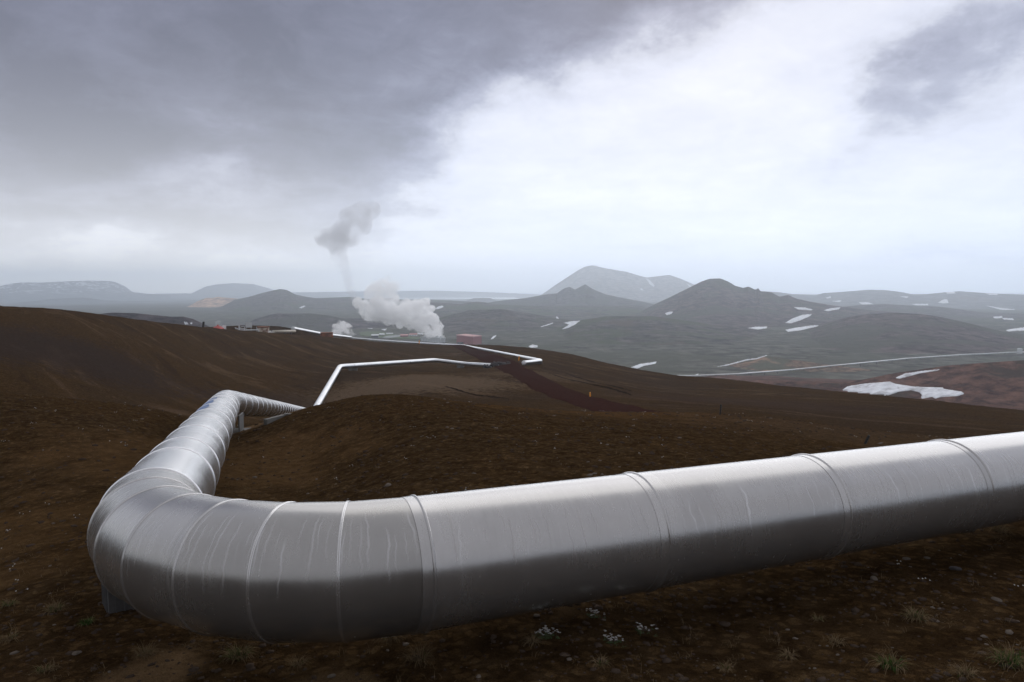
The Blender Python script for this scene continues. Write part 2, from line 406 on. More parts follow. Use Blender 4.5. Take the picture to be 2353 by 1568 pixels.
M_beige = plain('beige_pipe_paint', (.42, .37, .30), .7, 0, .2, .6)
M_white = plain('white_paint', (.75, .76, .77), .6, 0, .06, 2)
M_lgrey = plain('light_grey_panel', (.55, .57, .58), .6, 0, .15, .4)
M_dgrey = plain('dark_grey_panel', (.07, .07, .075), .7, 0, .2, 1)
M_black = plain('black_post_paint', (.012, .012, .013), .6, 0, .2, 10)
M_brownpost = plain('dark_wood', (.022, .015, .012), .9, 0, .3, 4)
M_orange = plain('orange_marker_plastic', (.75, .30, .02), .5, 0, .08, 8)
M_conc = plain('weathered_concrete', (.16, .155, .145), .9, 0, .3, 3, .4, .3, (.09, .085, .075))
M_rock = plain('dark_basalt', (.045, .040, .040), .9, 0, .45, 4, .5, .3)
M_stone = plain('pale_stone', (.12, .10, .082), 1, 0, .3, 12, .4, 0)
M_pebble = plain('pebble_basalt', (.052, .038, .029), 1, 0, .7, 9, .3, 0)
M_field = plain('mown_field', (.10, .125, .065), 1, 0, .2, .02, 0, .1)
M_track = plain('red_scoria_track', (.034, .0150, .0115), 1, 0, .5, 1.6, .3, 0)
M_straw = plain('dry_grass', (.15, .108, .062), 1, 0, .45, 20, 0, 0)
M_grass = plain('green_grass', (.042, .078, .020), 1, 0, .4, 20, 0, 0)
M_petal = plain('white_petals', (.42, .41, .39), .8, 0, .1, 40, 0, .2)
M_leaf = plain('small_leaves', (.05, .08, .03), .8, 0, .3, 30, 0, .2)
def snow_mat():
    m, k, b = mat('old_snow')
    P = k.node('ShaderNodeNewGeometry').outputs['Position']
    n = k.noise(P, .12, 8, .65, .5)
    k.put(b.inputs['Base Color'], k.ramp(n, [(.36, (.42, .42, .43)), (.46, (.64, .65, .68)), (.6, (.80, .82, .85))])); b.inputs['Roughness'].default_value = .8
    k.put(b.inputs['Normal'], k.bump(n, .5, 2.0)); return m
M_snow = snow_mat()
def lake_mat():
    m, k, b = mat('lake_water')
    b.inputs['Base Color'].default_value = (.20, .25, .30, 1); b.inputs['Roughness'].default_value = .12; b.inputs['Specular IOR Level'].default_value = .9
    return m
M_lake = lake_mat()

# ================================================================ GROUND (near slopes)
R0 = 0.55                                     # pipe radius
O1 = np.array([-2.99, 4.70, -2.31]); O2 = np.array([-11.77, 27.82, -4.85])
dA = np.array([.923, .385, -.015]); dA /= np.linalg.norm(dA)
dB = (O2 - O1) / np.linalg.norm(O2 - O1)
dC = np.array([-.242, .953, -.185]); dC /= np.linalg.norm(dC)
LB = np.linalg.norm(O2 - O1)
CP = []                                       # control points (x, y, z)
def cpx(px, py, r): CP.append(tuple(at(px, py, r)))
def cxyz(x, y, z): CP.append((x, y, z))
for t, g in ((0, .85), (2.2, .80), (4.5, .80), (7, .80), (10, .80), (15, .8), (22, .85), (32, .9)):
    p = O1 + dA * t; cxyz(p[0], p[1], p[2] - g)
for t, g in ((5, .95), (10, 1.0), (15, 1.05), (20, 1.1), (24.5, 1.15)):
    p = O1 + dB * t; cxyz(p[0], p[1], p[2] - g)
for t in (6, 14, 24, 36, 50, 65, 80):
    p = O2 + dC * t; cxyz(p[0], p[1], p[2] - 1.15)
for p in [(0, 0, -1.7), (0, 3.4, -2.65), (-4, 3, -3.0), (4, 4, -2.65), (-6.5, 5, -3.5), (-3.2, 3.6, -2.95), (2.0, 5.1, -3.02), (-1.6, 4.3, -3.0), (6, 6.6, -3.15),
          (0, 10.2, -3.35), (5, 13, -3.75), (10, 16, -4.4), (-2.2, 12, -3.75), (0, 17, -3.85), (6, 22, -4.6), (-6, 20, -4.9),
          (-9, 10, -4.2), (-13, 14, -4.75), (-9, 5, -3.8), (-12, 2, -3.6),
          (0, -3, -1.2), (0, -9, -.4), (-12, -8, -1.2), (12, -8, -.9), (0, -35, 2), (-40, -20, 0), (40, -20, -2), (0, -140, 12), (-150, -60, 6), (150, -60, -10),
          (0, -500, 15), (-500, -100, 0), (500, -100, -40), (30, 0, -3.2), (-30, 0, -4.2), (90, 10, -12), (-90, 20, -8), (300, 20, -45), (-300, 60, -18)]:
    cxyz(*p)
# crest of the mound in the middle, then the hidden drop behind it
for px, py, r in [(640, 962, 27), (690, 947, 27), (740, 937, 27), (820, 913, 27), (900, 906, 27), (1000, 915, 28), (1160, 935, 31), (1400, 950, 35),
                  (1655, 953, 39), (1850, 972, 40), (2100, 1000, 38), (2353, 1020, 36)]:
    cpx(px, py, r)
for px, py, r in [(820, 940, 36), (900, 945, 38), (1000, 950, 40), (1160, 962, 45), (1400, 968, 50), (1655, 968, 52), (1900, 990, 52), (2200, 1012, 50)]:
    cpx(px, py, r)
# crest on the left in front of the bowl, and the drop behind
for px, py, r in [(-150, 905, 30), (0, 906, 30), (150, 917, 30), (290, 932, 30), (420, 957, 31)]: cpx(px, py, r)
for px, py, r in [(-150, 935, 42), (0, 935, 42), (150, 945, 42), (290, 955, 44), (420, 966, 44)]: cpx(px, py, r)
# the bowl and slopes beyond
for px, py, r in [(0, 896, 62), (150, 908, 66), (280, 922, 72), (400, 938, 80), (550, 946, 88), (640, 934, 116), (710, 918, 130), (735, 940, 122),
                  (0, 850, 76), (0, 780, 108), (200, 850, 92), (200, 780, 128), (350, 890, 100), (380, 820, 140), (500, 880, 135), (600, 895, 130),
                  (600, 835, 190), (700, 850, 178), (720, 800, 260), (500, 800, 210), (300, 765, 170), (420, 775, 205),
                  (780, 858, 168), (850, 842, 205), (850, 806, 290), (900, 852, 190), (1000, 846, 200), (1060, 850, 205), (1110, 850, 199),
                  (1000, 812, 320), (1050, 806, 340), (900, 885, 125), (1000, 895, 112), (1100, 905, 108), (1200, 918, 95), (1300, 932, 82), (1440, 948, 72),
                  (1140, 843, 192), (1205, 840, 188), (1243, 838, 199), (1165, 829, 212), (1250, 875, 140), (1340, 905, 112), (1330, 870, 170), (1450, 890, 150),
                  (1500, 925, 100), (1500, 893, 170), (1694, 912, 150), (1700, 940, 85), (1937, 938, 130), (1900, 955, 90), (2181, 962, 120), (2200, 985, 75), (2353, 975, 120), (2353, 1000, 70)]:
    cpx(px, py, r)
RIDGE = [(-250, 690, 150), (-120, 696, 160), (0, 703, 172), (100, 707, 182), (200, 716, 195), (300, 729, 215), (400, 743, 240), (480, 751, 270), (600, 762, 300), (740, 772, 345), (870, 785, 385), (1000, 791, 400),
         (1113, 793, 400), (1174, 800, 385), (1321, 831, 335), (1499, 863, 285), (1694, 884, 255), (1937, 916, 225), (2181, 943, 205), (2353, 962, 192), (2550, 985, 180)]
for px, py, r in RIDGE:
    cpx(px, py, r)
    a = at(px, py, r); rr = r * 1.35; k = rr / r; drop = (.17 if px > 1100 else .10) * r * .35 + (2 if px < 1000 else 4)
    cxyz(a[0] * k, a[1] * k, a[2] * k - drop * 1.0)
    k = 2.4; cxyz(a[0] * k, a[1] * k, min(a[2] * k - r * .28, -60))
for az_ in np.arange(-180, 180, 20):
    a = math.radians(az_); cxyz(1700 * math.sin(a), 1700 * math.cos(a), -150)
CP = np.array(CP)
def _feat(x, y):
    r = np.maximum(np.hypot(x, y), .8); lr = np.log(r)
    c, s_ = y / r, x / r
    return np.stack([c * 3.0, s_ * 3.0, lr * 1.0], -1)
_cf = _feat(CP[:, 0], CP[:, 1]); _cv = CP[:, 2] / np.maximum(np.hypot(CP[:, 0], CP[:, 1]), 1.2)
_cv[(np.hypot(CP[:, 0], CP[:, 1]) < .5)] = -1.2
n_ = len(CP); LAM = 0.0015
_D = np.linalg.norm(_cf[:, None] - _cf[None], axis=-1) ** 3
_Pm = np.concatenate([np.ones((n_, 1)), _cf], 1)
_K = np.zeros((n_ + 4, n_ + 4)); _K[:n_, :n_] = _D + np.eye(n_) * LAM; _K[:n_, n_:] = _Pm; _K[n_:, :n_] = _Pm.T
_w = np.linalg.solve(_K, np.concatenate([_cv, np.zeros(4)]))
def ground_z(x, y, detail=True):
    x = np.atleast_1d(np.asarray(x, float)); y = np.atleast_1d(np.asarray(y, float)); sh = x.shape
    x = x.ravel(); y = y.ravel(); out = np.empty(len(x))
    for i in range(0, len(x), 60000):
        xx, yy = x[i:i + 60000], y[i:i + 60000]; f = _feat(xx, yy)
        d2 = np.maximum((f ** 2).sum(1)[:, None] + (_cf ** 2).sum(1)[None] - 2 * f @ _cf.T, 0)
        out[i:i + 60000] = ((d2 * np.sqrt(d2)) @ _w[:n_] + _w[n_] + f @ _w[n_ + 1:]) * np.maximum(np.hypot(xx, yy), 1.2)
    if detail:
        r = np.hypot(x, y)
        out = out + .045 * fbm(x * .7, y * .7, 4) + .020 * fbm(x * 4 + 9, y * 4, 3) + np.clip((r - 20) / 60, 0, 1) * .22 * fbm(x * .10, y * .10, 5)
        out = out + np.clip((r - 70) / 150, 0, 1) * .45 * fbm(x * .03 + 5, y * .03, 4) * np.clip((420 - r) / 150, .2, 1)
        # run-off rills down the far flank
        out = out - np.clip((r - 45) / 60, 0, 1) * .25 * np.clip(fbm(x * .22 + y * .05, y * .045 - x * .02, 4, .6, True), 0, 1)
    return out.reshape(sh)

def polar_grid(azs, rs):
    A, Rr = np.meshgrid(azs, rs)
    return Rr * np.sin(A), Rr * np.cos(A)
def grid_faces(nr, na, closed=True):
    i = np.arange(nr - 1)[:, None] * na; j = np.arange(na if closed else na - 1)[None]
    jn = (j + 1) % na
    return np.stack([i + j, i + jn, i + na + jn, i + na + j], -1).reshape(-1, 4)[:, ::-1]
azs = np.concatenate([np.linspace(-40, 40, 760), np.linspace(40, 320, 150)[1:-1]]) * PI / 180
rs = np.concatenate([[.02, .3], np.geomspace(.8, 2.6, 22)[:-1], np.geomspace(2.6, 470, 720)[:-1], np.geomspace(470, 1650, 30)])
gx, gy = polar_grid(azs, rs)
gz = ground_z(gx, gy)
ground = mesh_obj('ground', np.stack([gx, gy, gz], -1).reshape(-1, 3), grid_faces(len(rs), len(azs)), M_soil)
tag(ground, 'dark brown bare volcanic slopes around the pipeline', kind='structure')

# ================================================================ VALLEY AND HILLS
def base_z(r):
    t = np.clip((r - 1800) / 8500, 0, 1); return -112 - 80 * t * t * (3 - 2 * t)
azv = np.concatenate([np.linspace(-42, 42, 420), np.linspace(42, 318, 90)[1:-1]]) * PI / 180
rv = np.geomspace(420, 12450, 250)
vx, vy = polar_grid(azv, rv)
vr = np.hypot(vx, vy)
vz = base_z(vr) + 5.0 * fbm(vx * .0022, vy * .0022, 6) * np.clip((vr - 500) / 800, 0, 1) * np.clip((9000 - vr) / 3000, 0, 1)
valley = mesh_obj('valley', np.stack([vx, vy, vz], -1).reshape(-1, 3), grid_faces(len(rv), len(azv)), M_valley)
tag(valley, 'wide grey green valley floor far below', kind='structure')

def hill(name, label, pts, r0, material, wf=None, wb=None, rough=1.0, p=1.25, rv_=0.0, nA=None, nS=71, seed=0, foot=None, crag=1.0):
    """pts: silhouette (px,py); the ridge lies at distance r0, its front falls to the valley over wf metres."""
    pts = np.array(pts, float)
    a_pts = []; t_pts = []
    for px, py in pts:
        v = ray(px, py); a_pts.append(math.atan2(v[0], v[1])); t_pts.append(v[2] / math.hypot(v[0], v[1]))
    a_pts = np.array(a_pts); t_pts = np.array(t_pts)
    nA = nA or int(min(520, max(90, (pts[-1, 0] - pts[0, 0]) * .55)))
    A = np.linspace(a_pts[0], a_pts[-1], nA)
    T = np.interp(A, a_pts, t_pts)
    ker = np.array([.25, .5, .25]); Tp = np.pad(T, 1, 'edge'); T = np.convolve(Tp, ker, 'valid')
    rad = r0 * (1 + rv_ * fbm(A * 14 + seed, A * 0 + seed, 3))
    H = rad * T
    H = H + crag * r0 * .00035 * fbm(A * 420 + seed, A * 0 + 3.1 * seed, 4)
    zb = base_z(rad) - 6
    S = np.linspace(-1, 1, nS)
    hmax = float((H - zb).max()); wf = wf or hmax * 2.4; wb = wb or hmax * 2.6
    ss_, AA = np.meshgrid(S, A, indexing='ij'); HH = np.broadcast_to(H, AA.shape); RR = np.broadcast_to(rad, AA.shape); ZB = np.broadcast_to(zb, AA.shape)
    q_ = np.abs(ss_); rr = RR + np.where(ss_ < 0, ss_ * wf, ss_ * wb)
    X = rr * np.sin(AA); Y = rr * np.cos(AA)
    g = fbm(AA * r0 / (hmax * 1.1) + seed, q_ * 1.1 + seed, 5, .55, True)           # gullies down the slope
    e = fbm(X / (hmax * 1.5) + seed, Y / (hmax * 1.5), 5)
    prof = (1 - q_) ** p * (1 + .0 * q_)
    prof = prof * (1 - .16 * np.sin(np.clip(q_, 0, 1) * PI) * (g * .6 + .4) * rough) + .10 * rough * e * np.sin(q_ * PI) * (1 - q_)
    Z = ZB + (HH - ZB) * prof
    if foot is not None: Z = np.where(q_ > .999, ZB - foot, Z)
    o = mesh_obj(name, np.stack([X, Y, Z], -1).reshape(-1, 3), grid_faces(nS, nA, False)[:, ::-1], material)
    return tag(o, label, kind='structure')

hill('far_land', 'low blue land along the horizon beyond the lake', [(-500, 678), (-200, 677), (0, 677), (300, 676), (690, 672), (900, 669), (1000, 668), (1100, 671), (1250, 677), (1500, 676), (2000, 676), (2353, 675), (2900, 676)], 11600, M_far, 1000, 700, .5)
hill('table_mountain', 'far snow streaked table mountain at the left horizon', [(-420, 672), (-250, 668), (-120, 662), (0, 658), (20, 653), (51, 649), (85, 650), (154, 647), (205, 645), (253, 646), (273, 651), (290, 660), (304, 671), (342, 676), (393, 680)], 10600, M_far_snow, 1100, 900, .6)
hill('shield_mountain', 'faint far domed mountain with a cloud on its top', [(425, 680), (441, 674), (472, 659), (496, 654), (533, 651), (581, 653), (615, 662), (650, 673), (680, 680)], 11700, M_far, 700, 600, .4)
hill('far_hills', 'low blue hills in front of the table mountain', [(-300, 706), (0, 700), (79, 692), (120, 687), (191, 684), (239, 690), (290, 692), (342, 692), (393, 694), (444, 690), (500, 692), (560, 700), (620, 712)], 8000, M_far, 900, 900, .8)
hill('low_ridge', 'long low ridge across the left valley', [(-250, 716), (0, 712), (90, 706), (190, 702), (300, 706), (380, 712), (440, 709), (520, 716), (600, 730)], 5200, M_hill_dark, 700, 500, .8)
hill('flat_crater', 'flat topped crater cone in front of the lake', [(1062, 697), (1074, 690), (1083, 687), (1089, 685.3), (1125, 685), (1131, 687), (1140, 691), (1165, 697)], 6200, M_hill_dark, 220, 220, .4)
hill('tan_hill', 'pale tan bare hill beside the left peak', [(370, 713), (393, 708), (427, 706), (440, 701), (451, 694), (462, 689), (475, 684.5), (488, 685), (502, 682.5), (512, 684), (523, 684.5), (547, 687), (590, 697), (640, 712)], 4600, M_hill_tan, 420, 300, 1.2)
hill('left_peak', 'long grey green ridge with a peak left of the steam', [(440, 722), (478, 714), (513, 703), (540, 689), (574, 682), (602, 673.6), (625, 668.5), (643, 664.4), (660, 667), (678, 677), (701, 682), (725, 685.6), (771, 684), (803, 682.6), (845, 687), (893, 685), (930, 689), (991, 689), (1040, 691), (1085, 694), (1160, 705)], 3900, M_hill_green, 900, 400, 1.3)
hill('scree_mountain', 'tall pale grey mountain on the horizon right of centre', [(1200, 700), (1236, 683), (1258, 668), (1280, 652.5), (1314, 630.5), (1330, 620), (1343, 613.5), (1357, 610), (1370, 611), (1382, 615), (1416, 621), (1440, 625), (1470, 634), (1487, 638), (1503, 636), (1518, 634), (1538, 632), (1562, 640), (1591, 652.5), (1640, 672), (1700, 690)], 7200, M_mount, 900, 900, .9, 1.15)
hill('plateau', 'distant blue plateau with snow patches at the right', [(1680, 690), (1752, 669.5), (1791, 672), (1820, 676), (1874, 679), (1893.5, 673.5), (1937, 671), (1996, 666), (2035, 667), (2074, 672), (2098, 677), (2132, 676), (2171, 672), (2205, 669.5), (2254, 673), (2353, 678), (2500, 674), (2700, 680)], 5600, M_plateau, 1500, 900, .9)
hill('twin_peak_hill', 'dark hill with twin small peaks below the pale mountain', [(1090, 702), (1138, 693), (1170, 689), (1206, 685.6), (1255, 677), (1279.5, 674.4), (1290, 667), (1299, 662), (1309, 659.5), (1321, 666), (1330, 661), (1345, 653.5), (1356, 661), (1367, 667), (1392, 677), (1435, 686), (1479, 694), (1530, 706)], 3500, M_hill_dark, 500, 350, 1.2, 1.3)
hill('right_ridge', 'long dark ridge with ragged top at the right', [(1830, 716), (1880, 710), (1928, 706), (1967, 702), (2006, 700), (2035, 699), (2083, 702), (2157, 705), (2205, 711), (2254, 718), (2353, 721), (2500, 722), (2700, 730)], 3300, M_hill_dark, 900, 400, 1.2)
hill('mid_ridge', 'dark level ridge behind the power station', [(940, 712), (975, 700), (991, 695.5), (1028, 697), (1062, 699.6), (1072, 696), (1096, 693.5), (1113, 695), (1138, 699.6), (1211, 703), (1353, 703), (1450, 703), (1560, 710), (1700, 720)], 2900, M_hill_green, 800, 350, 1.2)
hill('great_peak', 'tall dark peak with a rounded top and ragged shoulder', [(1400, 735), (1470, 719), (1499, 702), (1538, 684), (1577, 664.6), (1611, 647.6), (1630, 641), (1655, 640), (1674, 647.6), (1689, 657), (1708, 662), (1715, 660), (1720.5, 659), (1735, 666), (1739, 665), (1742, 661.5), (1747, 669.5), (1772, 672), (1791, 682), (1811, 678), (1830, 686.6), (1864, 694), (1913, 702), (1990, 712), (2100, 722)], 2600, M_hill_brown, 800, 400, 1.1, 1.15)
hill('dark_lava_hill', 'low dark lava hill left of the steam', [(520, 752), (564, 745), (588, 733), (615, 725), (639, 720.4), (666, 721.5), (711, 720.4), (752, 725), (786, 732), (850, 733), (930, 738), (1000, 750), (1050, 765)], 2000, M_hill_dark, 300, 300, 1.2)
hill('power_station_hill', 'broad dark green hill right of the steam', [(900, 768), (960, 748), (1000, 734), (1040, 722), (1080, 713), (1155, 711), (1206, 719), (1280, 732), (1400, 748), (1500, 765)], 2000, M_hill_green, 480, 300, 1.1)
hill('green_hill', 'broad green grey hill in the middle of the valley', [(1130, 815), (1170, 802), (1206, 789), (1255, 764.5), (1300, 747), (1328, 737), (1392, 727), (1499, 727), (1547, 733), (1645, 747.5), (1718, 754), (1800, 768), (1900, 790)], 1750, M_hill_green, 620, 350, 1.1)
hill('round_hill', 'large round brown grey hill at the right', [(1740, 800), (1820, 775), (1879, 750), (1913, 738), (1952, 728), (1996, 721.7), (2059, 719), (2118, 722), (2157, 728), (2205, 738), (2254, 750), (2303, 762), (2353, 769.5), (2500, 790), (2700, 820)], 1800, M_hill_brown, 640, 400, 1.0)
hill('left_knoll', 'dark rounded knoll behind the left brown slope', [(150, 735), (219, 723), (256, 718.7), (308, 719.8), (342, 723), (393, 728), (420, 727.6), (444, 733.4), (475, 748), (520, 770)], 900, M_hill_dark, 120, 160, .8)
hill('green_knoll', 'small green knoll behind the wellhead', [(450, 757), (480, 748), (500, 731.5), (520, 731), (545, 737), (580, 733), (600, 736), (640, 748), (680, 757)], 2600, M_field, 160, 160, .6)
hill('scoria_slope', 'reddish brown scoria slope with a large snow patch', [(1600, 905), (1694, 880), (1733, 874), (1791, 875.6), (1880, 880), (1930, 880), (1986, 872), (2059, 857), (2181, 840), (2278, 833), (2353, 828), (2500, 815), (2800, 800)], 620, M_hill_red, 330, 330, .55, 1.0, .04)
hill('mud_rise', 'low tan and grey rise beside the valley pipeline', [(1540, 868), (1606, 852), (1660, 838), (1720, 826), (1762, 819), (1830, 828), (1900, 838), (2000, 850)], 1010, hill_material('mud_ground', (.060, .042, .034), (.13, .088, .062), (.07, .07, .05), (.30, .20, .14), None, 3, 2), 130, 90, .8)
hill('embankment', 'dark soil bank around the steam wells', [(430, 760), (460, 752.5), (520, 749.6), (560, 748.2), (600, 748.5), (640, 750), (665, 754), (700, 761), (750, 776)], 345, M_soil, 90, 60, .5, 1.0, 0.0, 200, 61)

# the lake
lp = [(735, 688), (800, 690), (925, 689), (990, 692), (1080, 693), (1200, 692), (1206, 688), (1180, 683.5), (1100, 682.5), (1000, 682.3), (900, 682.8), (790, 683.5)]
lz = -188.0
lv = []
for px, py in lp:
    v = ray(px, py); lv.append(v * (lz / v[2]))
mesh_obj('water', lv, [tuple(range(len(lv)))], M_lake, smooth=False); tag(bpy.data.objects['water'], 'pale strip of lake below the horizon', kind='structure')

bpy.context.view_layer.update()
DG = bpy.context.evaluated_depsgraph_get()
def hit(px, py):                    # where the line of sight meets the land
    v = Vector(ray(px, py)); ok, loc, nrm, *_ = SC.ray_cast(DG, v * .5, v, distance=30000)
    return (loc, nrm) if ok else (None, None)
def ground_pt(px, py, rmax=900):
    """point of the near ground seen at (px,py), by marching the height function"""
    v = ray(px, py); h = math.hypot(v[0], v[1]); rr = np.geomspace(1.5, rmax, 900)
    P = v[None] * (rr / h)[:, None]; g = ground_z(P[:, 0], P[:, 1]); b = np.where(P[:, 2] < g)[0]
    i = b[0] if len(b) else 899
    return np.array([P[i, 0], P[i, 1], g[i]])

# ================================================================ SNOW PATCHES
z4 = lambda L: [(1206.4 + .4873 * x, 574.5 + .4873 * y) for x, y in L]
z3 = lambda L: [(746.9 + .2442 * x, 603.2 + .2442 * y) for x, y in L]
z1 = lambda L: [(.3418 * x, 574.5 + .3418 * y) for x, y in L]
SNOW = [
 (z4([(1498, 660), (1520, 645), (1600, 632), (1720, 622), (1745, 632), (1780, 638), (1830, 645), (1880, 648), (1970, 650), (1975, 657), (2060, 670), (2070, 680), (2040, 690), (1960, 695), (1935, 702), (1920, 694), (1885, 700), (1862, 706), (1872, 685), (1860, 672), (1820, 662), (1760, 670), (1700, 690), (1672, 715), (1620, 712), (1505, 697), (1508, 675)]), 'largest snow field, forked, on the reddish slope at right'),
 (z4([(1748, 604), (1790, 585), (1870, 573), (1955, 565), (1945, 570), (1860, 583), (1800, 600), (1765, 608)]), 'curved snow streak just above the large forked snow field'),
 (z4([(495, 557), (540, 540), (620, 528), (615, 537), (560, 548), (520, 564)]), 'snow streak at the foot of the green hill, left of the valley pipeline'),
 (z4([(17, 455), (35, 448), (60, 453), (58, 461), (25, 462)]), 'small ragged snow patch beyond the bend of the far pipe'),
 (z4([(182, 345), (215, 338), (260, 335), (240, 350), (205, 368), (175, 375), (210, 352)]), 'Y shaped snow patch on the left shoulder of the green hill'),
 (z4([(72, 363), (133, 344), (130, 348), (80, 364)]), 'thin slanting snow streak left of the Y shaped patch'),
 (z4([(145, 316), (155, 317), (160, 326), (148, 324)]), 'tiny snow patch above and left of the Y shaped patch'),
 (z4([(660, 300), (680, 293), (697, 293), (690, 303), (668, 308)]), 'small snow patch on the left flank of the tall dark peak'),
 (z4([(1050, 370), (1090, 364), (1142, 363), (1138, 370), (1100, 376)]), 'flat snow patch at the left end of the row below the tall peak'),
 (z4([(1228, 345), (1260, 325), (1310, 307), (1352, 304), (1345, 312), (1300, 332), (1255, 347)]), 'slanting snow patch in the middle of the row below the tall peak'),
 (z4([(1228, 378), (1280, 368), (1350, 358), (1383, 357), (1375, 363), (1340, 370), (1300, 380), (1240, 387)]), 'long snow patch touching the left edge of the round hill'),
 (z4([(1268, 271), (1320, 273), (1355, 282), (1350, 286), (1290, 282)]), 'flat snow patch on the right shoulder of the tall dark peak'),
 (z4([(1410, 286), (1440, 277), (1487, 272), (1480, 280), (1430, 290)]), 'snow patch in the saddle between tall peak and ragged ridge'),
 (z4([(568, 132), (592, 147), (611, 168), (607, 176), (588, 162)]), 'snow gully high on the tall pale mountain'),
 (z4([(760, 158), (792, 177), (786, 182)]), 'narrow snow gully at the right end of the pale mountain'),
 (z4([(542, 183), (552, 184), (558, 191), (548, 191)]), 'tiny snow spot in the middle of the pale mountain'),
 (z4([(905, 552), (960, 540), (1040, 518), (1090, 512), (1138, 497), (1142, 499), (1095, 515), (1040, 523), (1000, 534), (950, 546)]), 'long thin snow streak on the tan rise above the valley pipeline'),
 (z4([(788, 596), (818, 585), (814, 594)]), 'small snow streak lying right beside the valley pipeline'),
 (z4([(1948, 249), (1975, 235), (1990, 234), (1997, 250), (1975, 253)]), 'brightest snow patch on the distant plateau'),
 (z4([(1985, 200), (2025, 199), (2030, 206), (1990, 207)]), 'snow patch on the top edge of the distant plateau, above its brightest patch'),
 (z4([(2170, 206), (2230, 209), (2226, 214), (2190, 212)]), 'snow streak on the plateau top near the right edge'),
 (z4([(1418, 226), (1443, 220), (1441, 227), (1425, 230)]), 'small snow patch at the left end of the distant plateau'),
 (z4([(1575, 249), (1622, 249), (1642, 257), (1590, 258)]), 'snow patch at the foot of the plateau, below its highest part'),
 (z4([(1826, 256), (1900, 256), (1902, 262), (1840, 262)]), 'flat snow strip at the foot of the plateau, left of the brightest patch'),
 (z4([(1770, 221), (1808, 221), (1800, 228)]), 'small snow patch halfway up the plateau, left of the notch'),
 (z4([(1448, 242), (1492, 240), (1482, 247)]), 'thin snow strip at the left foot of the plateau'),
 (z4([(2175, 264), (2240, 275), (2312, 283), (2250, 284)]), 'curved snow line at the right foot of the plateau'),
 (z4([(2207, 317), (2250, 314), (2251, 321), (2215, 324)]), 'left one of two small snow patches behind the round hill'),
 (z4([(2250, 323), (2300, 325), (2306, 332), (2260, 329)]), 'right one of two small snow patches behind the round hill'),
 (z4([(2268, 380), (2310, 372), (2353, 367), (2400, 366), (2400, 379), (2340, 382), (2280, 385)]), 'snow patch cut by the right edge behind the round hill'),
 (z3([(1038, 440), (1060, 420), (1100, 409), (1116, 420), (1090, 433), (1060, 441)]), 'snow patch on the ridge right beside the steam column'),
 (z3([(1558, 723), (1585, 695), (1611, 687), (1606, 700), (1575, 723)]), 'small slanting snow patch right of the red power hall'),
 (z3([(530, 634), (582, 626), (562, 643)]), 'small snow patch below the left part of the big steam cloud'),
 (z3([(398, 621), (446, 622), (440, 628)]), 'thin snow strip between the small and the big steam cloud'),
 (z1([(2010, 390), (2045, 376), (2054, 379), (2027, 393)]), 'slanting snow streak on the long ridge left of the steam'),
 (z1([(1236, 485), (1255, 487), (1267, 500), (1245, 503)]), 'larger snow patch on the dark left knoll'),
 (z1([(1277, 492), (1293, 490), (1292, 499), (1282, 500)]), 'smaller snow patch on the dark left knoll'),
]
def drape(poly, label, name='snow_patch', material=None, off=.0, step=None, jag=.35):
    P = []
    for i in range(len(poly)):
        a, b = np.array(poly[i]), np.array(poly[(i + 1) % len(poly)]); n = max(1, int(np.linalg.norm(b - a) / 2.5))
        for k in range(n):
            q = a + (b - a) * k / n; P.append(q)
    P = np.array(P); P[:, 1] += jag * gnoise(P[:, 0] * .45 + 3, P[:, 1] * .8) * 1.6
    x0, y0 = P.min(0); x1, y1 = P.max(0); st = step or max(1.2, (x1 - x0) / 60)
    inside = []
    for X in np.arange(x0 + st / 2, x1, st):
        for Y in np.arange(y0 + st / 4, y1, st * .6):
            c = False; j = len(P) - 1
            for i in range(len(P)):
                if (P[i, 1] > Y) != (P[j, 1] > Y) and X < (P[j, 0] - P[i, 0]) * (Y - P[i, 1]) / (P[j, 1] - P[i, 1]) + P[i, 0]: c = not c
                j = i
            if c: inside.append((X, Y))
    allp = [Vector(p) for p in P] + [Vector(p) for p in inside]; nb = len(P)
    vo, _, fo, _, _, _ = delaunay_2d_cdt(allp, [], [tuple(range(nb))], 1, 1e-4)
    W = []; R_ = []
    for v in vo:
        loc, nrm = hit(v.x, v.y); W.append(loc); R_.append(loc.length if loc else 1e9)
    if not W: return
    med = float(np.median(R_)); th = med * .0006 + .12
    keep = [f for f in fo if max(R_[i] for i in f) < 1e8 and max(R_[i] for i in f) - min(R_[i] for i in f) < med * .14]
    if not keep: return
    par = {}
    def fd(a):
        while par.setdefault(a, a) != a: a = par[a]
        return a
    for f in keep: par[fd(f[0])] = fd(f[1]); par[fd(f[1])] = fd(f[2])
    sz = {}
    for f in keep: sz[fd(f[0])] = sz.get(fd(f[0]), 0) + 1
    best = max(sz, key=sz.get); keep = [f for f in keep if fd(f[0]) == best]
    cnt = {}
    for f in keep:
        for i in range(3):
            e = (f[i], f[(i + 1) % 3]); cnt[e] = cnt.get(e, 0) + 1
    bnd = [e for e in cnt if (e[1], e[0]) not in cnt]
    bs = {i for e in bnd for i in e}
    V = [(W[i] + Vector((0, 0, th * (.35 if i in bs else 1)))) if W[i] else Vector((0, 0, 0)) for i in range(len(W))]
    n = len(V); V += [(W[i] - Vector((0, 0, th))) if W[i] else Vector((0, 0, 0)) for i in range(n)]
    F = [tuple(f) for f in keep] + [(e[1], e[0], e[0] + n, e[1] + n) for e in bnd]
    used = sorted({i for f in F for i in f}); mp = {u: k for k, u in enumerate(used)}
    base = V[used[0]].copy()
    o = mesh_obj(name, [V[u] - base for u in used], [tuple(mp[i] for i in f) for f in F], material or M_snow, None, True)
    o.location = base
    return o
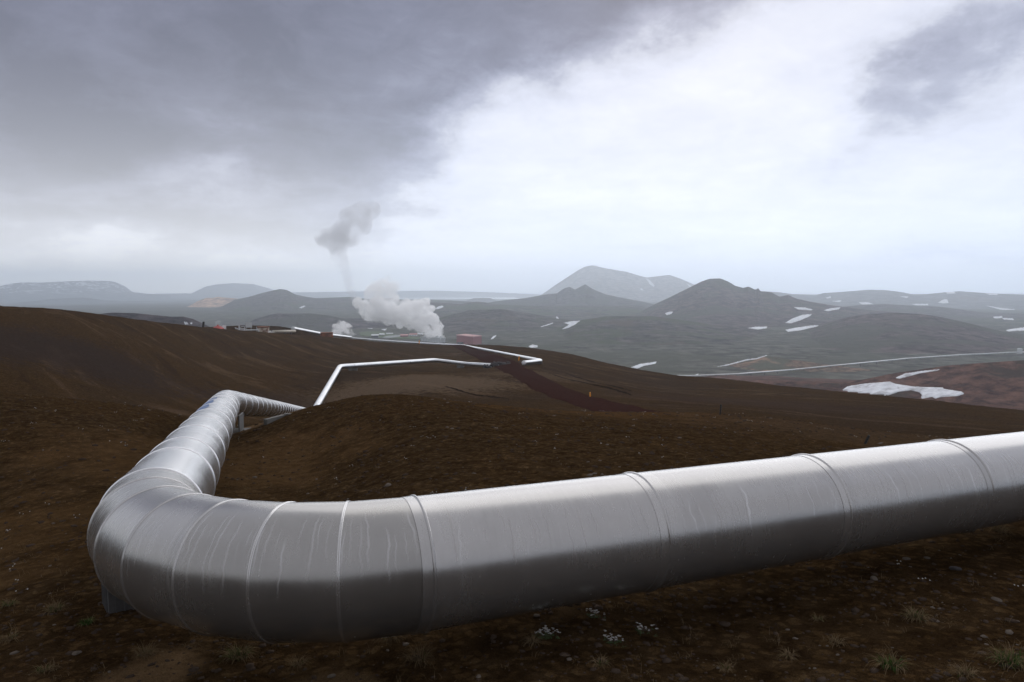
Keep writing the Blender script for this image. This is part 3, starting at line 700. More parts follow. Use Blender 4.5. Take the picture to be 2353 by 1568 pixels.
for poly, lab in SNOW:
    o = drape(poly, lab)
    if o: tag(o, lab, 'snow patch', 'old snow patches on the hills')

# green field by the power station houses
fo_ = drape(z3([(318, 662), (400, 650), (520, 650), (600, 668), (700, 690), (850, 700), (900, 712), (860, 726), (600, 716), (330, 690)]), '', 'field', M_field, jag=.1)
if fo_: tag(fo_, 'green mown field beside the power station houses', kind='structure')

# ================================================================ PIPES
def pipe_frames(path):
    """parallel frames with 'up' kept near the vertical"""
    path = [np.asarray(p, float) for p in path]; T = []
    for i in range(len(path)):
        a = path[max(0, i - 1)]; b = path[min(len(path) - 1, i + 1)]; t = b - a; T.append(t / np.linalg.norm(t))
    return path, T
def tube(path, R=R0, n=96, u0=0.0, t0=None, t1=None):
    path, T = pipe_frames(path); V = []; UV = []; u = u0
    if t0 is not None: T[0] = t0
    if t1 is not None: T[-1] = t1
    for i, (p, t) in enumerate(zip(path, T)):
        if i: u += np.linalg.norm(p - path[i - 1])
        s_ = np.cross(t, [0, 0, 1]); s_ /= np.linalg.norm(s_); up = np.cross(s_, t)
        k = 1.0
        if 0 < i < len(path) - 1:
            a = (p - path[i - 1]); b = (path[i + 1] - p); c = (a @ b) / np.linalg.norm(a) / np.linalg.norm(b); k = 1 / math.cos(math.acos(max(-1, min(1, c))) / 2)
        for j in range(n + 1):
            a = -PI + 2 * PI * j / n
            off = s_ * math.sin(a) * k + up * math.cos(a)
            V.append(p + off * R); UV.append((u, a))
    F = []; L = []
    for i in range(len(path) - 1):
        for j in range(n):
            q = (i * (n + 1) + j, i * (n + 1) + j + 1, (i + 1) * (n + 1) + j + 1, (i + 1) * (n + 1) + j); F.append(q); L += [UV[x] for x in q]
    return V, F, L
def band(p, t, prof, R=R0, n=96, u=0.0):
    """ring around a pipe at p, axis t; prof = (offset along the axis, extra radius)"""
    s_ = np.cross(t, [0, 0, 1]); s_ /= np.linalg.norm(s_); up = np.cross(s_, t); V = []; UV = []
    for o_, h in prof:
        for j in range(n + 1):
            a = -PI + 2 * PI * j / n; V.append(p + t * o_ + (s_ * math.sin(a) + up * math.cos(a)) * (R + h)); UV.append((u + o_, a))
    F = []; L = []
    for i in range(len(prof) - 1):
        for j in range(n):
            q = (i * (n + 1) + j, i * (n + 1) + j + 1, (i + 1) * (n + 1) + j + 1, (i + 1) * (n + 1) + j); F.append(q); L += [UV[x] for x in q]
    return V, F, L
WIDE = [(-.050, -.004), (-.048, .004), (.034, .006), (.038, .013), (.044, .017), (.052, .017), (.058, .012), (.062, -.004)]
BEAD = [(-.013, -.004), (-.012, .004), (-.007, .009), (-.001, .002), (.001, .002), (.007, .009), (.012, .004), (.013, -.004)]
THIN = [(-.014, -.004), (-.011, .008), (-.004, .012), (.004, .012), (.011, .008), (.014, -.004)]
THIN2 = [(-.016, -.004), (-.012, .011), (.012, .011), (.016, -.004)]
FARB = [(-.05, -.004), (-.04, .018), (.04, .018), (.05, -.004)]
def lift(V, o): return [np.asarray(v) - o for v in V]

def elbow_path(P, d_in, d_out, L, seg):
    """mitred bend at P: comes in along d_in, leaves along d_out, tangent length L"""
    ang = math.acos(float(np.clip(d_in @ d_out, -1, 1))); Rb = L / math.tan(ang / 2)
    a = P - d_in * L
    nrm = d_out - d_in * (d_in @ d_out); nrm /= np.linalg.norm(nrm); C_ = a + nrm * Rb
    pts = []
    for i in range(seg + 1):
        th = ang * i / seg; k = 1.0 / math.cos(ang / seg / 2) if 0 < i < seg else 1.0
        pts.append(C_ + (-nrm * math.cos(th) + d_in * math.sin(th)) * Rb)
    return pts
PR = O1.copy()
pipeline = thing('steam_pipeline', 'nearest thick silver pipeline bending twice across the brown slope', 'pipeline', PR)
def part(name, data, material, parent=pipeline, origin=PR, smooth=True):
    V, F, L = data; return mesh_obj(name, lift(V, origin), F, material, parent, smooth, L)
EL = 2.32; EB = 3.05
segs = 7
th_ = [PI / 2 * i / segs for i in range(segs + 1)]
el1 = [O1 + dA * EL * (1 - math.sin(h)) + dB * EB * (1 - math.cos(h)) for h in th_]      # a slightly drawn-out bend
T_A0 = EL; A_END = 30.0
part('straight_section', tube([O1 + dA * A_END, O1 + dA * 20, O1 + dA * 10, O1 + dA * T_A0], u0=100), M_clad)
def elbow_mesh(pts):                # each mitred gore flat along its length, crisp seams between gores
    return tube(pts, n=120, u0=40, t0=-dA, t1=dB)
e_o = part('elbow', elbow_mesh(el1), M_clad_elbow)
for poly_ in e_o.data.polygons: poly_.use_smooth = True
# soften across gores only round the girth: mark seam rings sharp
def sharp_rings(o, n=96):
    me = o.data
    for e in me.edges:
        a, b = e.vertices
        if abs(a - b) == 1 and a // (n + 1) == b // (n + 1): e.use_edge_sharp = True
sharp_rings(e_o, 120)
part('straight_section', tube([O1 + dB * EB, O1 + dB * (LB / 2), O1 + dB * (LB - .75)], u0=0), M_clad_plain)
for i in range(1, segs):
    t = (el1[min(i + 1, segs)] - el1[i - 1]); t /= np.linalg.norm(t)
    part('joint_band', band(el1[i], t, BEAD, u=i), M_band)
for t in (2.32, 4.5, 6.72, 8.95, 11.15, 13.35, 15.55, 17.75, 19.95, 22.15, 24.35, 26.55):
    jb = part('joint_band', band(O1 + dA * t, dA, WIDE, u=t), M_clad_plain2); sharp_rings(jb)
for t in (3.05, 5.0, 6.35, 8.5, 10.75, 13.1, 15.4, 17.7, 19.9, 22.0):
    part('joint_band', band(O1 + dB * t, dB, THIN, u=t), M_ring)
el2 = elbow_path(O2, dB, dC, .75, 3)
part('elbow', tube(el2, n=72, u0=200, t0=dB, t1=dC), M_clad_plain)
D1 = at(737, 951, 121); D2 = at(781, 843, 169); D3 = at(998, 828, 205); D4 = at(1070, 836.5, 211); D5 = at(1117, 839.5, 199)
LCc = (D1[1] - O2[1]) / dC[1]; D0 = O2 + dC * (LCc - 2)
D1 = D0 + np.array([0, 0, 0])
dD = D2 - D1; dD /= np.linalg.norm(dD)
part('straight_section', tube([O2 + dC * .75, O2 + dC * 20, O2 + dC * 45, D1 - dC * .8], n=64, u0=220), M_clad_plain)
t = 1.9
while t < 84:
    part('joint_band', band(O2 + dC * t, dC, THIN2 if t < 20 else FARB, n=48, u=t), M_ring); t += 2.27
def far_run(pts, L=1.2, R=R0, n=32, parent=pipeline, origin=PR, mtl=None):
    mtl = mtl or M_clad_far
    ps = [np.asarray(p, float) for p in pts]; start = ps[0]
    for i in range(len(ps) - 1):
        d1 = ps[i + 1] - ps[i]; ln = np.linalg.norm(d1); d1 = d1 / ln; end = ps[i + 1]
        if i < len(ps) - 2:
            end = ps[i + 1] - d1 * L
        part('straight_section', tube([start, (start + end) / 2, end], R, n), mtl, parent, origin)
        if i < len(ps) - 2:
            d2 = ps[i + 2] - ps[i + 1]; d2 = d2 / np.linalg.norm(d2)
            ep = elbow_path(ps[i + 1], d1, d2, L, 4); part('elbow', tube(ep, R, n, 0, d1, d2), mtl, parent, origin); start = ps[i + 1] + d2 * L
RD = .60
far_run([D1 - dC * .8, D1 + dD * 1.5, D2, D3, D4, D5, D5 + np.array([3.5, 1.5, -.35])], R=RD)
# blue tape round the left shoulder
Vb, Fb, Lb = [], [], []
for (t0, t1) in ((13.25, 15.3), (15.5, 17.6), (17.8, 18.8)):
    s_ = np.cross(dB, [0, 0, 1]); s_ /= np.linalg.norm(s_); up = np.cross(s_, dB); b0 = len(Vb)
    for k, t in enumerate(np.linspace(t0, t1, 5)):
        for j in range(13):
            a = -math.radians(98 - 92 * j / 12 + (4 * math.sin(t * 3) if j == 12 else 0)); Vb.append(O1 + dB * t + (s_ * math.sin(a) + up * math.cos(a)) * (R0 + .005)); 
    for k in range(4):
        for j in range(12): Fb.append((b0 + k * 13 + j, b0 + k * 13 + j + 1, b0 + (k + 1) * 13 + j + 1, b0 + (k + 1) * 13 + j))
mesh_obj('tape', lift(Vb, PR), Fb, M_blue, pipeline)

# far pipeline leaving the track, along the ridge
E0 = at(1204, 834, 190); E1 = at(1243, 829.5, 203); E2 = at(1066, 794.5, 388); E3 = at(960, 788.5, 425); E4 = at(870, 782.5, 470); E5 = at(765, 773.5, 500)
pl2 = thing('steam_pipeline', 'thin far silver pipeline with a hairpin bend beyond the red track', 'pipeline', E1)
far_run([E0, E1, E2, E3, E4, E5], R=RD, parent=pl2, origin=E1)
_d = (E0 - E1) / np.linalg.norm(E0 - E1)
c_ = MB(); c_.lathe((0, 0, 0), [(.02, 0), (RD + .05, 0), (RD + .05, .25), (.02, .25)], 24); cap = c_.build('end_collar', M_white, pl2, True)
cap.location = tuple(E0 - E1 - _d * .1); cap.rotation_euler = Vector(_d).to_track_quat('Z', 'Y').to_euler()
mb = MB(); _g = ground_z(E1[0] - .5, E1[1])[0]; hgt = E1[2] - RD - _g
mb.box((-.9, .1, -RD - hgt / 2 - .1), (2.2, 1.0, hgt + .4)).box((-.9, .1, -RD + .05), (2.6, 1.3, .2)); mb.build('pipe_saddle', M_conc, pl2)

# pipeline crossing the far valley on the right
pv = z4([(560, 594), (700, 598), (800, 598), (1000, 590), (1250, 570), (1500, 545), (1800, 515), (2050, 497), (2330, 484), (2600, 470)])
VP = []
for i, (px, py) in enumerate(pv):
    loc = hit(min(px, 2600), py + 3)[0]
    if loc.length < 600: loc = Vector(ray(px, py + 3)); loc = loc * (-111.5 / loc.z)
    VP.append(np.array(loc) + np.array([0, 0, 2.6]))
pl3 = thing('steam_pipeline', 'long pale pipeline crossing the valley floor at the right', 'pipeline', VP[4])
part('pipe_run', tube(sum([[np.asarray(VP[i]) + (np.asarray(VP[i + 1]) - np.asarray(VP[i])) * k / 6 for k in range(6)] for i in range(len(VP) - 1)], []) + [VP[-1]], .95, 16), M_clad_far, pl3, VP[4])
for i in range(len(VP) - 1):
    for k in range(4):
        p = VP[i] + (VP[i + 1] - VP[i]) * k / 4 - VP[4]; MB().box((p[0], p[1], p[2] - 3), (.7, .7, 5)).build('trestle', M_dgrey, pl3)
p = np.array(hit(*z4([(2332, 490)])[0])[0]) + np.array([0, 0, 4.0])
th_ = thing('valve_house', 'small pale grey block on the valley pipeline near the right edge', 'shed', p - np.array([0, 0, 4]))
MB().box((0, 0, 4), (5, 5, 8)).build('wall', M_lgrey, th_); MB().box((0, 0, 8.5), (6, 6, 1), 0, .5).build('roof', M_lgrey, th_)

# ================================================================ SUPPORTS OF THE NEAR PIPE
gpt = lambda x, y: float(ground_z(x, y)[0])
bd = dB - dA; bd = np.array([(-dA - dB)[0], (-dA - dB)[1], 0]); 
e_mid = el1[3]
cpos = ground_pt(292, 1414) + np.array([-.14, .30, 0])
sup = thing('pipe_support', 'galvanised steel support box under the near bend', 'pipe support', (cpos[0], cpos[1], gpt(cpos[0], cpos[1])), math.radians(38))
zt = .46
MB().box((0, 0, zt / 2 - .08), (.46, .46, zt + .16)).build('pedestal', M_galv, sup)
mb = MB()
for k in range(5): mb.box((-.16 + .08 * k, -.235, zt / 2 - .04), (.012, .02, zt + .04))
for k in range(5): mb.box((-.235, -.16 + .08 * k, zt / 2 - .04), (.02, .012, zt + .04))
mb.build('rib', M_galv, sup)
MB().box((0, 0, -.03), (.50, .50, .06)).build('footing', M_conc, sup)
p = O1 + dB * 23.6; gz_ = gpt(p[0], p[1])
sup2 = thing('pipe_support', 'steel plate support under the far bend of the near pipe', 'pipe support', (p[0] + .35, p[1] - .2, gz_), math.radians(10))
h_ = p[2] - R0 * .7 - gz_
MB().box((0, 0, h_ / 2 - .1), (.05, .75, h_ + .3)).box((.32, 0, h_ / 2 - .1), (.05, .75, h_ + .3)).build('side_plate', M_galv, sup2)
MB().box((.16, 0, .03), (.9, .95, .12)).build('footing', M_conc, sup2)
p = ground_pt(634, 966)
slab = thing('concrete_slab', 'weathered concrete edge beam below the second pipe run', 'slab', p, math.radians(68))
mb = MB(); mb.box((0, 0, .02), (1.15, .16, .22)); mb.box((.55, -.22, .04), (.16, .5, .24)); mb.build('beam', M_conc, slab)
# low saddle under the far run
for px, py, lab in ((1058, 846, 'small concrete block under the middle far pipe run'), (811, 852, 'small concrete block near the corner of the far pipe run')):
    p = ground_pt(px, py); o = MB().box((0, 0, .3), (2.2, 1.2, 1.3)).box((0, 0, 1.0), (2.6, .7, .25)).build('concrete_block', M_conc); o.location = tuple(p); tag(o, lab, 'block')

# rock heap where the pipe dives under the track
def rock(r, seed, sq=(1, 1, .7), sub=2):
    bm = bmesh.new(); bmesh.ops.create_icosphere(bm, subdivisions=sub, radius=r); rs_ = np.random.default_rng(seed); k = rs_.normal(size=(5, 3)); k /= np.linalg.norm(k, axis=1)[:, None]
    for v in bm.verts:
        for q in k:
            dd = v.co.dot(Vector(q)) - r * .62
            if dd > 0: v.co -= Vector(q) * dd * .85
        v.co = Vector((v.co.x * sq[0], v.co.y * sq[1], v.co.z * sq[2])) * (1 + .12 * float(gnoise(np.array([v.co.x / r * 1.7 + seed]), np.array([v.co.y / r * 1.7 + v.co.z / r]))[0]))
    V = [v.co.copy() for v in bm.verts]; F = [tuple(x.index for x in f.verts) for f in bm.faces]; bm.free(); return V, F
mb = MB(); rr_ = np.random.default_rng(5)
for i in range(46):
    a = rr_.uniform(0, 2 * PI); q = rr_.uniform(.2, 1) ** .5; x, y = 5.0 * q * math.cos(a), 2.4 * q * math.sin(a); V, F = rock(rr_.uniform(.45, .95), i)
    mb.add([v + Vector((x, y, 2.0 * (1 - q) - .1)) for v in V], F)
heap = mb.build('rock_heap', M_rock); heap.location = tuple(D5 + np.array([4.2, .3, -.35])); tag(heap, 'dark rock heap where the pipe goes under the track', 'rocks')

# ================================================================ TRACK
cl = [(1030, 794, 420), (1060, 797, 365), (1090, 802, 315), (1120, 813, 260), (1150, 828, 215), (1180, 846, 180), (1215, 866, 152), (1260, 888, 125), (1310, 908, 106), (1365, 928, 91), (1430, 944, 77), (1500, 955, 66), (1590, 965, 56)]
C2 = np.array([at(*c)[:2] for c in cl]); tt = np.linspace(0, len(C2) - 1, 240); cc_ = np.stack([np.interp(tt, range(len(C2)), C2[:, i]) for i in (0, 1)], 1)
for _ in range(30): cc_[1:-1] = (cc_[:-2] + cc_[2:] + cc_[1:-1] * 2) / 4
tg = np.gradient(cc_, axis=0); tg /= np.linalg.norm(tg, axis=1)[:, None]; nm = np.stack([tg[:, 1], -tg[:, 0]], 1)
V = []; nw = 13
for i in range(len(cc_)):
    for j in range(nw):
        wd = (j / (nw - 1) - .5) * (8.5 + 1.0 * math.sin(i * .31) * (1 if j in (0, nw - 1) else 0)); V.append((*(cc_[i] + nm[i] * wd), 0))
V = np.array(V); V[:, 2] = ground_z(V[:, 0], V[:, 1]) + .10; e_ = (np.arange(len(V)) % nw == 0) | (np.arange(len(V)) % nw == nw - 1); V[e_, 2] -= .25
V[:, 2] += .05 * gnoise(V[:, 0] * 1.0, V[:, 1] * 1.0)
tr = mesh_obj('road', V, grid_faces(len(cc_), nw, False), M_track); tag(tr, 'dark red scoria track running down across the brown slope', kind='structure')

M_rut = plain('dark_soil', (.018, .011, .007), 1, 0, .4, .8, .4, 0)  # narrow strips in a darker soil tone
def rut(pts, width, label):
    P_ = np.array([ground_pt(*p)[:2] if len(p) == 2 else at(*p)[:2] for p in pts]); t_ = np.linspace(0, len(P_) - 1, 120); c = np.stack([np.interp(t_, range(len(P_)), P_[:, i]) for i in (0, 1)], 1)
    for _ in range(8): c[1:-1] = (c[:-2] + c[2:] + c[1:-1] * 2) / 4
    g = np.gradient(c, axis=0); g /= np.linalg.norm(g, axis=1)[:, None]; m_ = np.stack([g[:, 1], -g[:, 0]], 1); V = []
    for i in range(len(c)):
        wv = width * (1 + .5 * math.sin(i * .9) * math.sin(i * .37)) * min(1, .2 + i / 20, .2 + (len(c) - i) / 20)
        for j in range(5): V.append((*(c[i] + m_[i] * (j / 4 - .5) * wv), 0))
    V = np.array(V); V[:, 2] = ground_z(V[:, 0], V[:, 1]) + .06; o = mesh_obj('wheel_rut', V, grid_faces(len(c), 5, False), M_rut); tag(o, label, kind='structure')
rut([(1262, 852, 172), (1310, 866, 160), (1370, 884, 146), (1425, 903, 130), (1452, 916, 120)], 1.3, 'dark wheel rut on the slope right of the track')
rut([(1300, 853, 182), (1350, 868, 168), (1400, 886, 152), (1450, 905, 136)], 1.1, 'second dark wheel rut on the slope right of the track')
rut([(1020, 900, 118), (1060, 906, 112), (1110, 914, 105), (1170, 926, 97)], .8, 'thin dark gully in the pale slope behind the mound')

# ================================================================ POSTS
def post(name, base, top, r, material, label, cat, group=None, cap=None, flat=False):
    base = np.asarray(base, float); top = np.asarray(top, float); o = thing(name, label, cat, base, 0, group)
    t = top - base; b0 = -t * .15
    m_ = MB()
    if flat: m_.bar(b0, t, r, 4)
    else: m_.bar(b0, t, r, 10)
    m_.build('shaft', material, o)
    ct = MB(); ct.bar(t, t * 1.03, r * .95, 4 if flat else 10, r * .5); ct.build('cap', cap or material, o)
    return o
def px_post(name, px, pyb, pyt, dxt, wpx, material, label, cat, group=None, r=None, **kw):
    b = ground_pt(px, pyb) if r is None else at(px, pyb, r); rr = math.hypot(b[0], b[1]); tp = at(px + dxt, pyt, rr)
    return post(name, b, tp, wpx / 2 * rr / FOC, material, label, cat, group, **kw)
px_post('marker_post', 1654.7, 953, 930, 2, 3.2, M_black, 'thin upright black stake on the mound crest above the pipe', 'stake', 'black stakes')
px_post('marker_post', 1988, 1021, 1001, 9, 6, M_black, 'thick leaning black stake just above the near pipe', 'stake', 'black stakes', flat=True)
px_post('marker_post', 1356, 913, 902, 0, 3.4, M_orange, 'orange marker on the slope right of the red track', 'marker post', 'orange marker posts')
px_post('marker_post', 1192, 827.5, 819, 1.4, 3.0, M_orange, 'orange marker beside the hairpin bend of the far pipe', 'marker post', 'orange marker posts', r=186)
px_post('marker_post', 963, 789.5, 782.5, .6, 2.2, M_orange, 'orange marker on the ridge in front of the cooling tower', 'marker post', 'orange marker posts', r=392)
px_post('wooden_post', 466.5, 755, 740, 1.4, 4.2, M_brownpost, 'short dark wooden post on the left ridge beside the red dome', 'post', r=262)

# ================================================================ WELL SITE ON THE RIDGE
def S2(zx, zy): return 344.7 + .1953 * zx, 689.4 + .1953 * zy
def site(zx, zy, r): return at(*S2(zx, zy), r)
MPP = lambda r: r / FOC * .1953      # metres per zoomed pixel
r = 300; b = site(800, 352, r); s = MPP(r)
hut = thing('wellhead_hut', 'red dome shaped wellhead hut behind the left ridge', 'hut', b)
rad = 72 * s; hh = 50 * s
MB().lathe((0, 0, 0), [(rad, -2), (rad, 0), (rad * .97, hh * .14), (rad * .78, hh * .42), (rad * .5, hh * .68), (rad * .22, hh * .86), (rad * .10, hh * .9)], 8).build('shell', M_red, hut)
MB().lathe((0, 0, 0), [(rad * .12, hh * .88), (rad * .12, hh * 1.04), (rad * .2, hh * 1.05), (rad * .02, hh * 1.12)], 10).build('vent', M_red, hut)
MB().box((-rad * .62, -rad * .72, hh * .2), (.9, .3, 1.1)).build('hatch', M_dgrey, hut)
o = MB().prism([(-.9, 0, -1), (1.3, 0, -1), (1.3, 0, hh * 1.0), (.0, 0, hh * 1.0), (-.9, 0, hh * .4)], (0, 0, 0), (0, .15, 0)).build('board', M_white); o.location = tuple(site(858, 350, r + 6)); tag(o, 'white slanted board just right of the red dome hut', 'board')
b = site(1050, 352, r); s = MPP(r)
vt = thing('wellhead_valve', 'grey wellhead valve assembly between red dome and rusty tank', 'valve', b)
MB().bar((0, 0, -1), (0, 0, 1.6), .28, 10).build('stem', M_lgrey, vt)
MB().bar((-1.6, 0, .5), (2.6, 0, .5), .16, 8).bar((0, 0, 1.0), (1.6, 0, 1.3), .12, 8).bar((2.2, 0, .1), (2.2, 0, 1.5), .12, 8).build('branch_pipe', M_lgrey, vt)
w_ = MB()
for (x, z) in ((-.0, 1.8), (1.6, 1.35), (-1.5, .8)): w_.lathe((x, 0, z), [(.34, -.06), (.42, 0), (.34, .06)], 12)
w_.build('handwheel', M_lgrey, vt)
o = MB().bar((-6, 0, 0), (6.5, 0, .15), .22, 8).bar((-6, 0, 0), (-6, 0, -1.4), .22, 8).bar((6.5, 0, .15), (6.5, 0, -1.4), .22, 8).build('branch_pipe', M_lgrey); o.name = 'low_pipe'; o.location = tuple(site(1090, 358, r - 3)); tag(o, 'low thin pipe lying beside the wellhead valve', 'pipe')
b = site(1162, 318, 338)
sg = thing('sign_board', 'small blank pale sign standing on the dark soil bank', 'sign', b)
MB().box((0, 0, .9), (3.0, .1, 2.4)).build('panel', M_lgrey, sg); MB().bar((-1, .1, -2), (-1, .1, 1), .08).build('leg', M_lgrey, sg); MB().bar((1, .1, -2), (1, .1, 1), .08).build('leg', M_lgrey, sg)
r = 318; b = site(1335, 392, r); s = MPP(r); rad = 62 * s; hh = 72 * s
tk = thing('silencer_tank', 'round cream steam silencer tank stained with rust', 'tank', b)
MB().lathe((0, 0, 0), [(rad, -2), (rad, hh), (rad * .9, hh), (rad * .9, hh - 1.5)], 28).build('shell', M_rust_cream, tk, True)
MB().lathe((0, 0, 0), [(rad, hh - .35), (rad + .18, hh - .33), (rad + .18, hh + .05), (rad, hh + .08)], 28).build('rim', M_rust, tk)
MB().box((-rad - .15, 0, hh * .5), (.5, .9, hh * .95)).build('ladder_panel', M_lgrey, tk)
p0 = site(1455, 373, r - 4); p1 = site(1705, 368, r + 20)
tp = thing('beige_pipe', 'straight beige pipe running right from the rusty cream tank', 'pipe', p0)
MB().bar((0, 0, 0), p1 - p0, .62, 16).build('pipe_run', M_beige, tp, True)
for k in (.2, .5, .8): q = (p1 - p0) * k; MB().box((q[0], q[1], q[2] - 1.2), (.5, .5, 2.2)).build('bracket', M_dgrey, tp)
q0 = site(1680, 338, r + 26); q1 = site(2030, 405, r + 50); q2 = site(2360, 442, 430)
pl4 = thing('steam_pipeline', 'silver pipeline end sloping down behind the orange rust tank', 'pipeline', q0)
part('straight_section', tube([q0, q0 + (q1 - q0) * .5, q1], .95, 20), M_clad_far, pl4, q0)
part('straight_section', tube([q1, (q1 + q2) / 2, q2], .85, 20), M_clad_far, pl4, q0)
_v = (q0 - q1) / np.linalg.norm(q0 - q1)
cp = MB().lathe((0, 0, 0), [(.3, .5), (.8, .35), (1.0, 0), (1.0, -.3)], 18).build('end_cap', M_lgrey, pl4, True); cp.rotation_euler = Vector(_v).to_track_quat('Z', 'Y').to_euler()
for k in (.1, .45, .8): q = (q1 - q0) * k; MB().box((q[0], q[1], q[2] - 1.8), (.5, .5, 3.2)).build('bracket', M_dgrey, pl4)
r = 352; b = site(2080, 430, r); s = MPP(r); rad = 69 * s; hh = 45 * s
t2 = thing('rusty_tank', 'low round orange rust tank on the ridge left of the steam', 'tank', b)
MB().lathe((0, 0, 0), [(rad, -2), (rad, hh), (rad * .93, hh), (rad * .93, hh - 1)], 28).build('shell', M_rust_orange, t2, True)
MB().lathe((0, 0, 0), [(rad, hh - .3), (rad + .12, hh - .28), (rad + .12, hh + .02), (rad * .98, hh + .05)], 28).build('rim', M_rust, t2)

# ================================================================ POWER STATION
def S3(zx, zy): return 746.9 + .2442 * zx, 603.2 + .2442 * zy
def pw(zx, zy, r): return at(*S3(zx, zy), r)
r = 1280; s = r / FOC * .2442
cnr = pw(1392, 790, r)              # near corner of the hall
ph = thing('power_hall', 'large dark red power hall with pale red roof', 'building', cnr, 0)
hL = 27 * 1.0; H = (790 - 706) * s
dl = Vector((-165 * s, 26, 0)); dr = Vector((76 * s, 24, 0)); up_ = Vector((0, 0, H)); lowr = Vector((0, 0, -2))
def quadwall(a, b, z0, z1): return [a + Vector((0, 0, z0)), b + Vector((0, 0, z0)), b + Vector((0, 0, z1)), a + Vector((0, 0, z1))]
O_ = Vector((0, 0, 0)); far_c = dl + dr
mb = MB()
ring_ = [O_, dr, far_c, dl]; v_ = [p + Vector((0, 0, -3)) for p in ring_] + [p + up_ for p in ring_]
v_[4 + 3] = dl + up_ + Vector((0, 0, 1.5)); v_[4 + 2] = far_c + up_ + Vector((0, 0, 1.5))
mb.add(v_, [(3, 2, 1, 0), (4, 5, 6, 7), (0, 1, 5, 4), (1, 2, 6, 5), (2, 3, 7, 6), (3, 0, 4, 7)]); mb.build('wall', M_darkred, ph)
mb = MB(); c_ = (O_ + dr + far_c + dl) / 4
rv4 = [c_ + (p - c_) * 1.03 + Vector((0, 0, .3)) for p in v_[4:]]; mb.add(rv4 + [p + Vector((0, 0, .9)) for p in rv4], [(3, 2, 1, 0), (4, 5, 6, 7), (0, 1, 5, 4), (1, 2, 6, 5), (2, 3, 7, 6), (3, 0, 4, 7)]); mb.build('roof', M_redroof, ph)
for k in range(4):
    q = dl * (.2 + .2 * k) + dr * .35 + up_; MB().box((q.x, q.y, q.z + 1.8), (1.6, 1.6, 1.6)).build('roof_vent', M_redroof, ph)
ndir = Vector((dl.y, -dl.x, 0)).normalized(); ndir = -ndir if ndir.y > 0 else ndir
q = dl * .72 + ndir * 2.0; MB().box((q.x, q.y, 2.5), (12, 5, 7), math.atan2(dl.y, dl.x)).build('annex', M_dgrey, ph)
q = dl * .38 + ndir * 3.0; MB().lathe((q.x, q.y, -2), [(3, 0), (3, 6.5), (1.5, 8)], 20).build('tank', M_darkred, ph)
# cooling tower
a0, a1 = pw(925, 746, 1300), pw(1112, 750, 1265); ax_ = Vector(a1 - a0); L_ = ax_.length; rz_ = math.atan2(ax_.y, ax_.x)
ct_ = thing('cooling_tower', 'long low pale cooling tower under the big steam cloud', 'cooling tower', (a0 + a1) / 2, rz_)
hT = 44 * s
v_ = []
for z, t in ((0, .94), (hT, 1.0)):
    for x, y in ((-1, -1), (1, -1), (1, 1), (-1, 1)): v_.append((x * L_ / 2 * t, y * 7 * t, z))
MB().add(v_, [(3, 2, 1, 0), (4, 5, 6, 7), (0, 1, 5, 4), (1, 2, 6, 5), (2, 3, 7, 6), (3, 0, 4, 7)]).build('casing', M_lgrey, ct_)
m_ = MB()
for k in range(13):
    x = (-.5 + k / 12) * L_; m_.add([(x * .94 - .25, -7 * .94 - .35, 0), (x * .94 + .25, -7 * .94 - .35, 0), (x + .25, -7.35, hT), (x - .25, -7.35, hT), (x * .94 - .25, -6.4, 0), (x * .94 + .25, -6.4, 0), (x + .25, -6.9, hT), (x - .25, -6.9, hT)], [(0, 1, 2, 3), (7, 6, 5, 4), (0, 4, 5, 1), (3, 2, 6, 7), (0, 3, 7, 4), (1, 5, 6, 2)])
m_.build('rib', M_white, ct_)
m_ = MB(); m_.box((0, 0, -2.5), (L_ * .98, 13, 4.8)); m_.build('basin', M_dgrey, ct_)
for k in range(5): MB().lathe(((-.4 + .2 * k) * L_, 0, hT), [(3.2, 0), (2.8, 1.2), (3.1, 2.4), (2.7, 2.4)], 18).build('fan_stack', M_lgrey, ct_)
o = MB().box((0, 0, 3), (3, 3, 9)).box((0, 0, 8), (3.4, 3.4, .8)).build('stair_tower', M_white); o.location = tuple(pw(1118, 765, 1270)); tag(o, 'small white stair tower at the right end of the cooling tower', 'tower')
def house(zx, zy, wz, r, depth, h, wallm, roofm, label, rz=0.0, pitch=2.2):
    s = r / FOC * .2442; b = pw(zx, zy, r); wd = wz * s; o = thing('house', label, 'house', b, rz, 'houses by the power station')
    MB().box((0, 0, h / 2 - 1), (wd, depth, h + 2)).build('wall', wallm, o)
    a = wd / 2 + .5; d_ = depth / 2 + .5
    MB().add([(-a, -d_, h), (a, -d_, h), (a, d_, h), (-a, d_, h), (-a, 0, h + pitch), (a, 0, h + pitch), (-a, -d_, h + .01 - .3), (a, -d_, h - .3), (a, d_, h - .3), (-a, d_, h - .3)],
             [(0, 1, 5, 4), (2, 3, 4, 5), (3, 0, 4), (1, 2, 5), (6, 9, 8, 7), (0, 6, 7, 1), (1, 7, 8, 2), (2, 8, 9, 3), (3, 9, 6, 0)]).build('roof', roofm, o)
    for k in range(3): MB().box(((-.3 + .3 * k) * wd, -depth / 2 - .06, h * .5), (1.4, .14, 1.3)).build('window', M_dgrey, o)
    return o
house(470, 700, 60, 1480, 10, 3.2, M_dgrey, M_white, 'leftmost low house with white roof on the green field', .1)
house(535, 690, 44, 1560, 9, 3.0, M_dgrey, M_white, 'small white roofed house behind the leftmost one', -.1)
house(608, 684, 56, 1600, 9, 3.0, M_dgrey, M_lgrey, 'pale grey roofed house between white roofs and red roof', .05)
house(745, 700, 70, 1500, 14, 3.4, M_darkred, M_redroof, 'low red roofed house, left half of the red pair', .15)
house(830, 692, 70, 1540, 10, 3.4, M_white, M_redroof, 'long red roofed building with white wall near the cooling tower', 0)
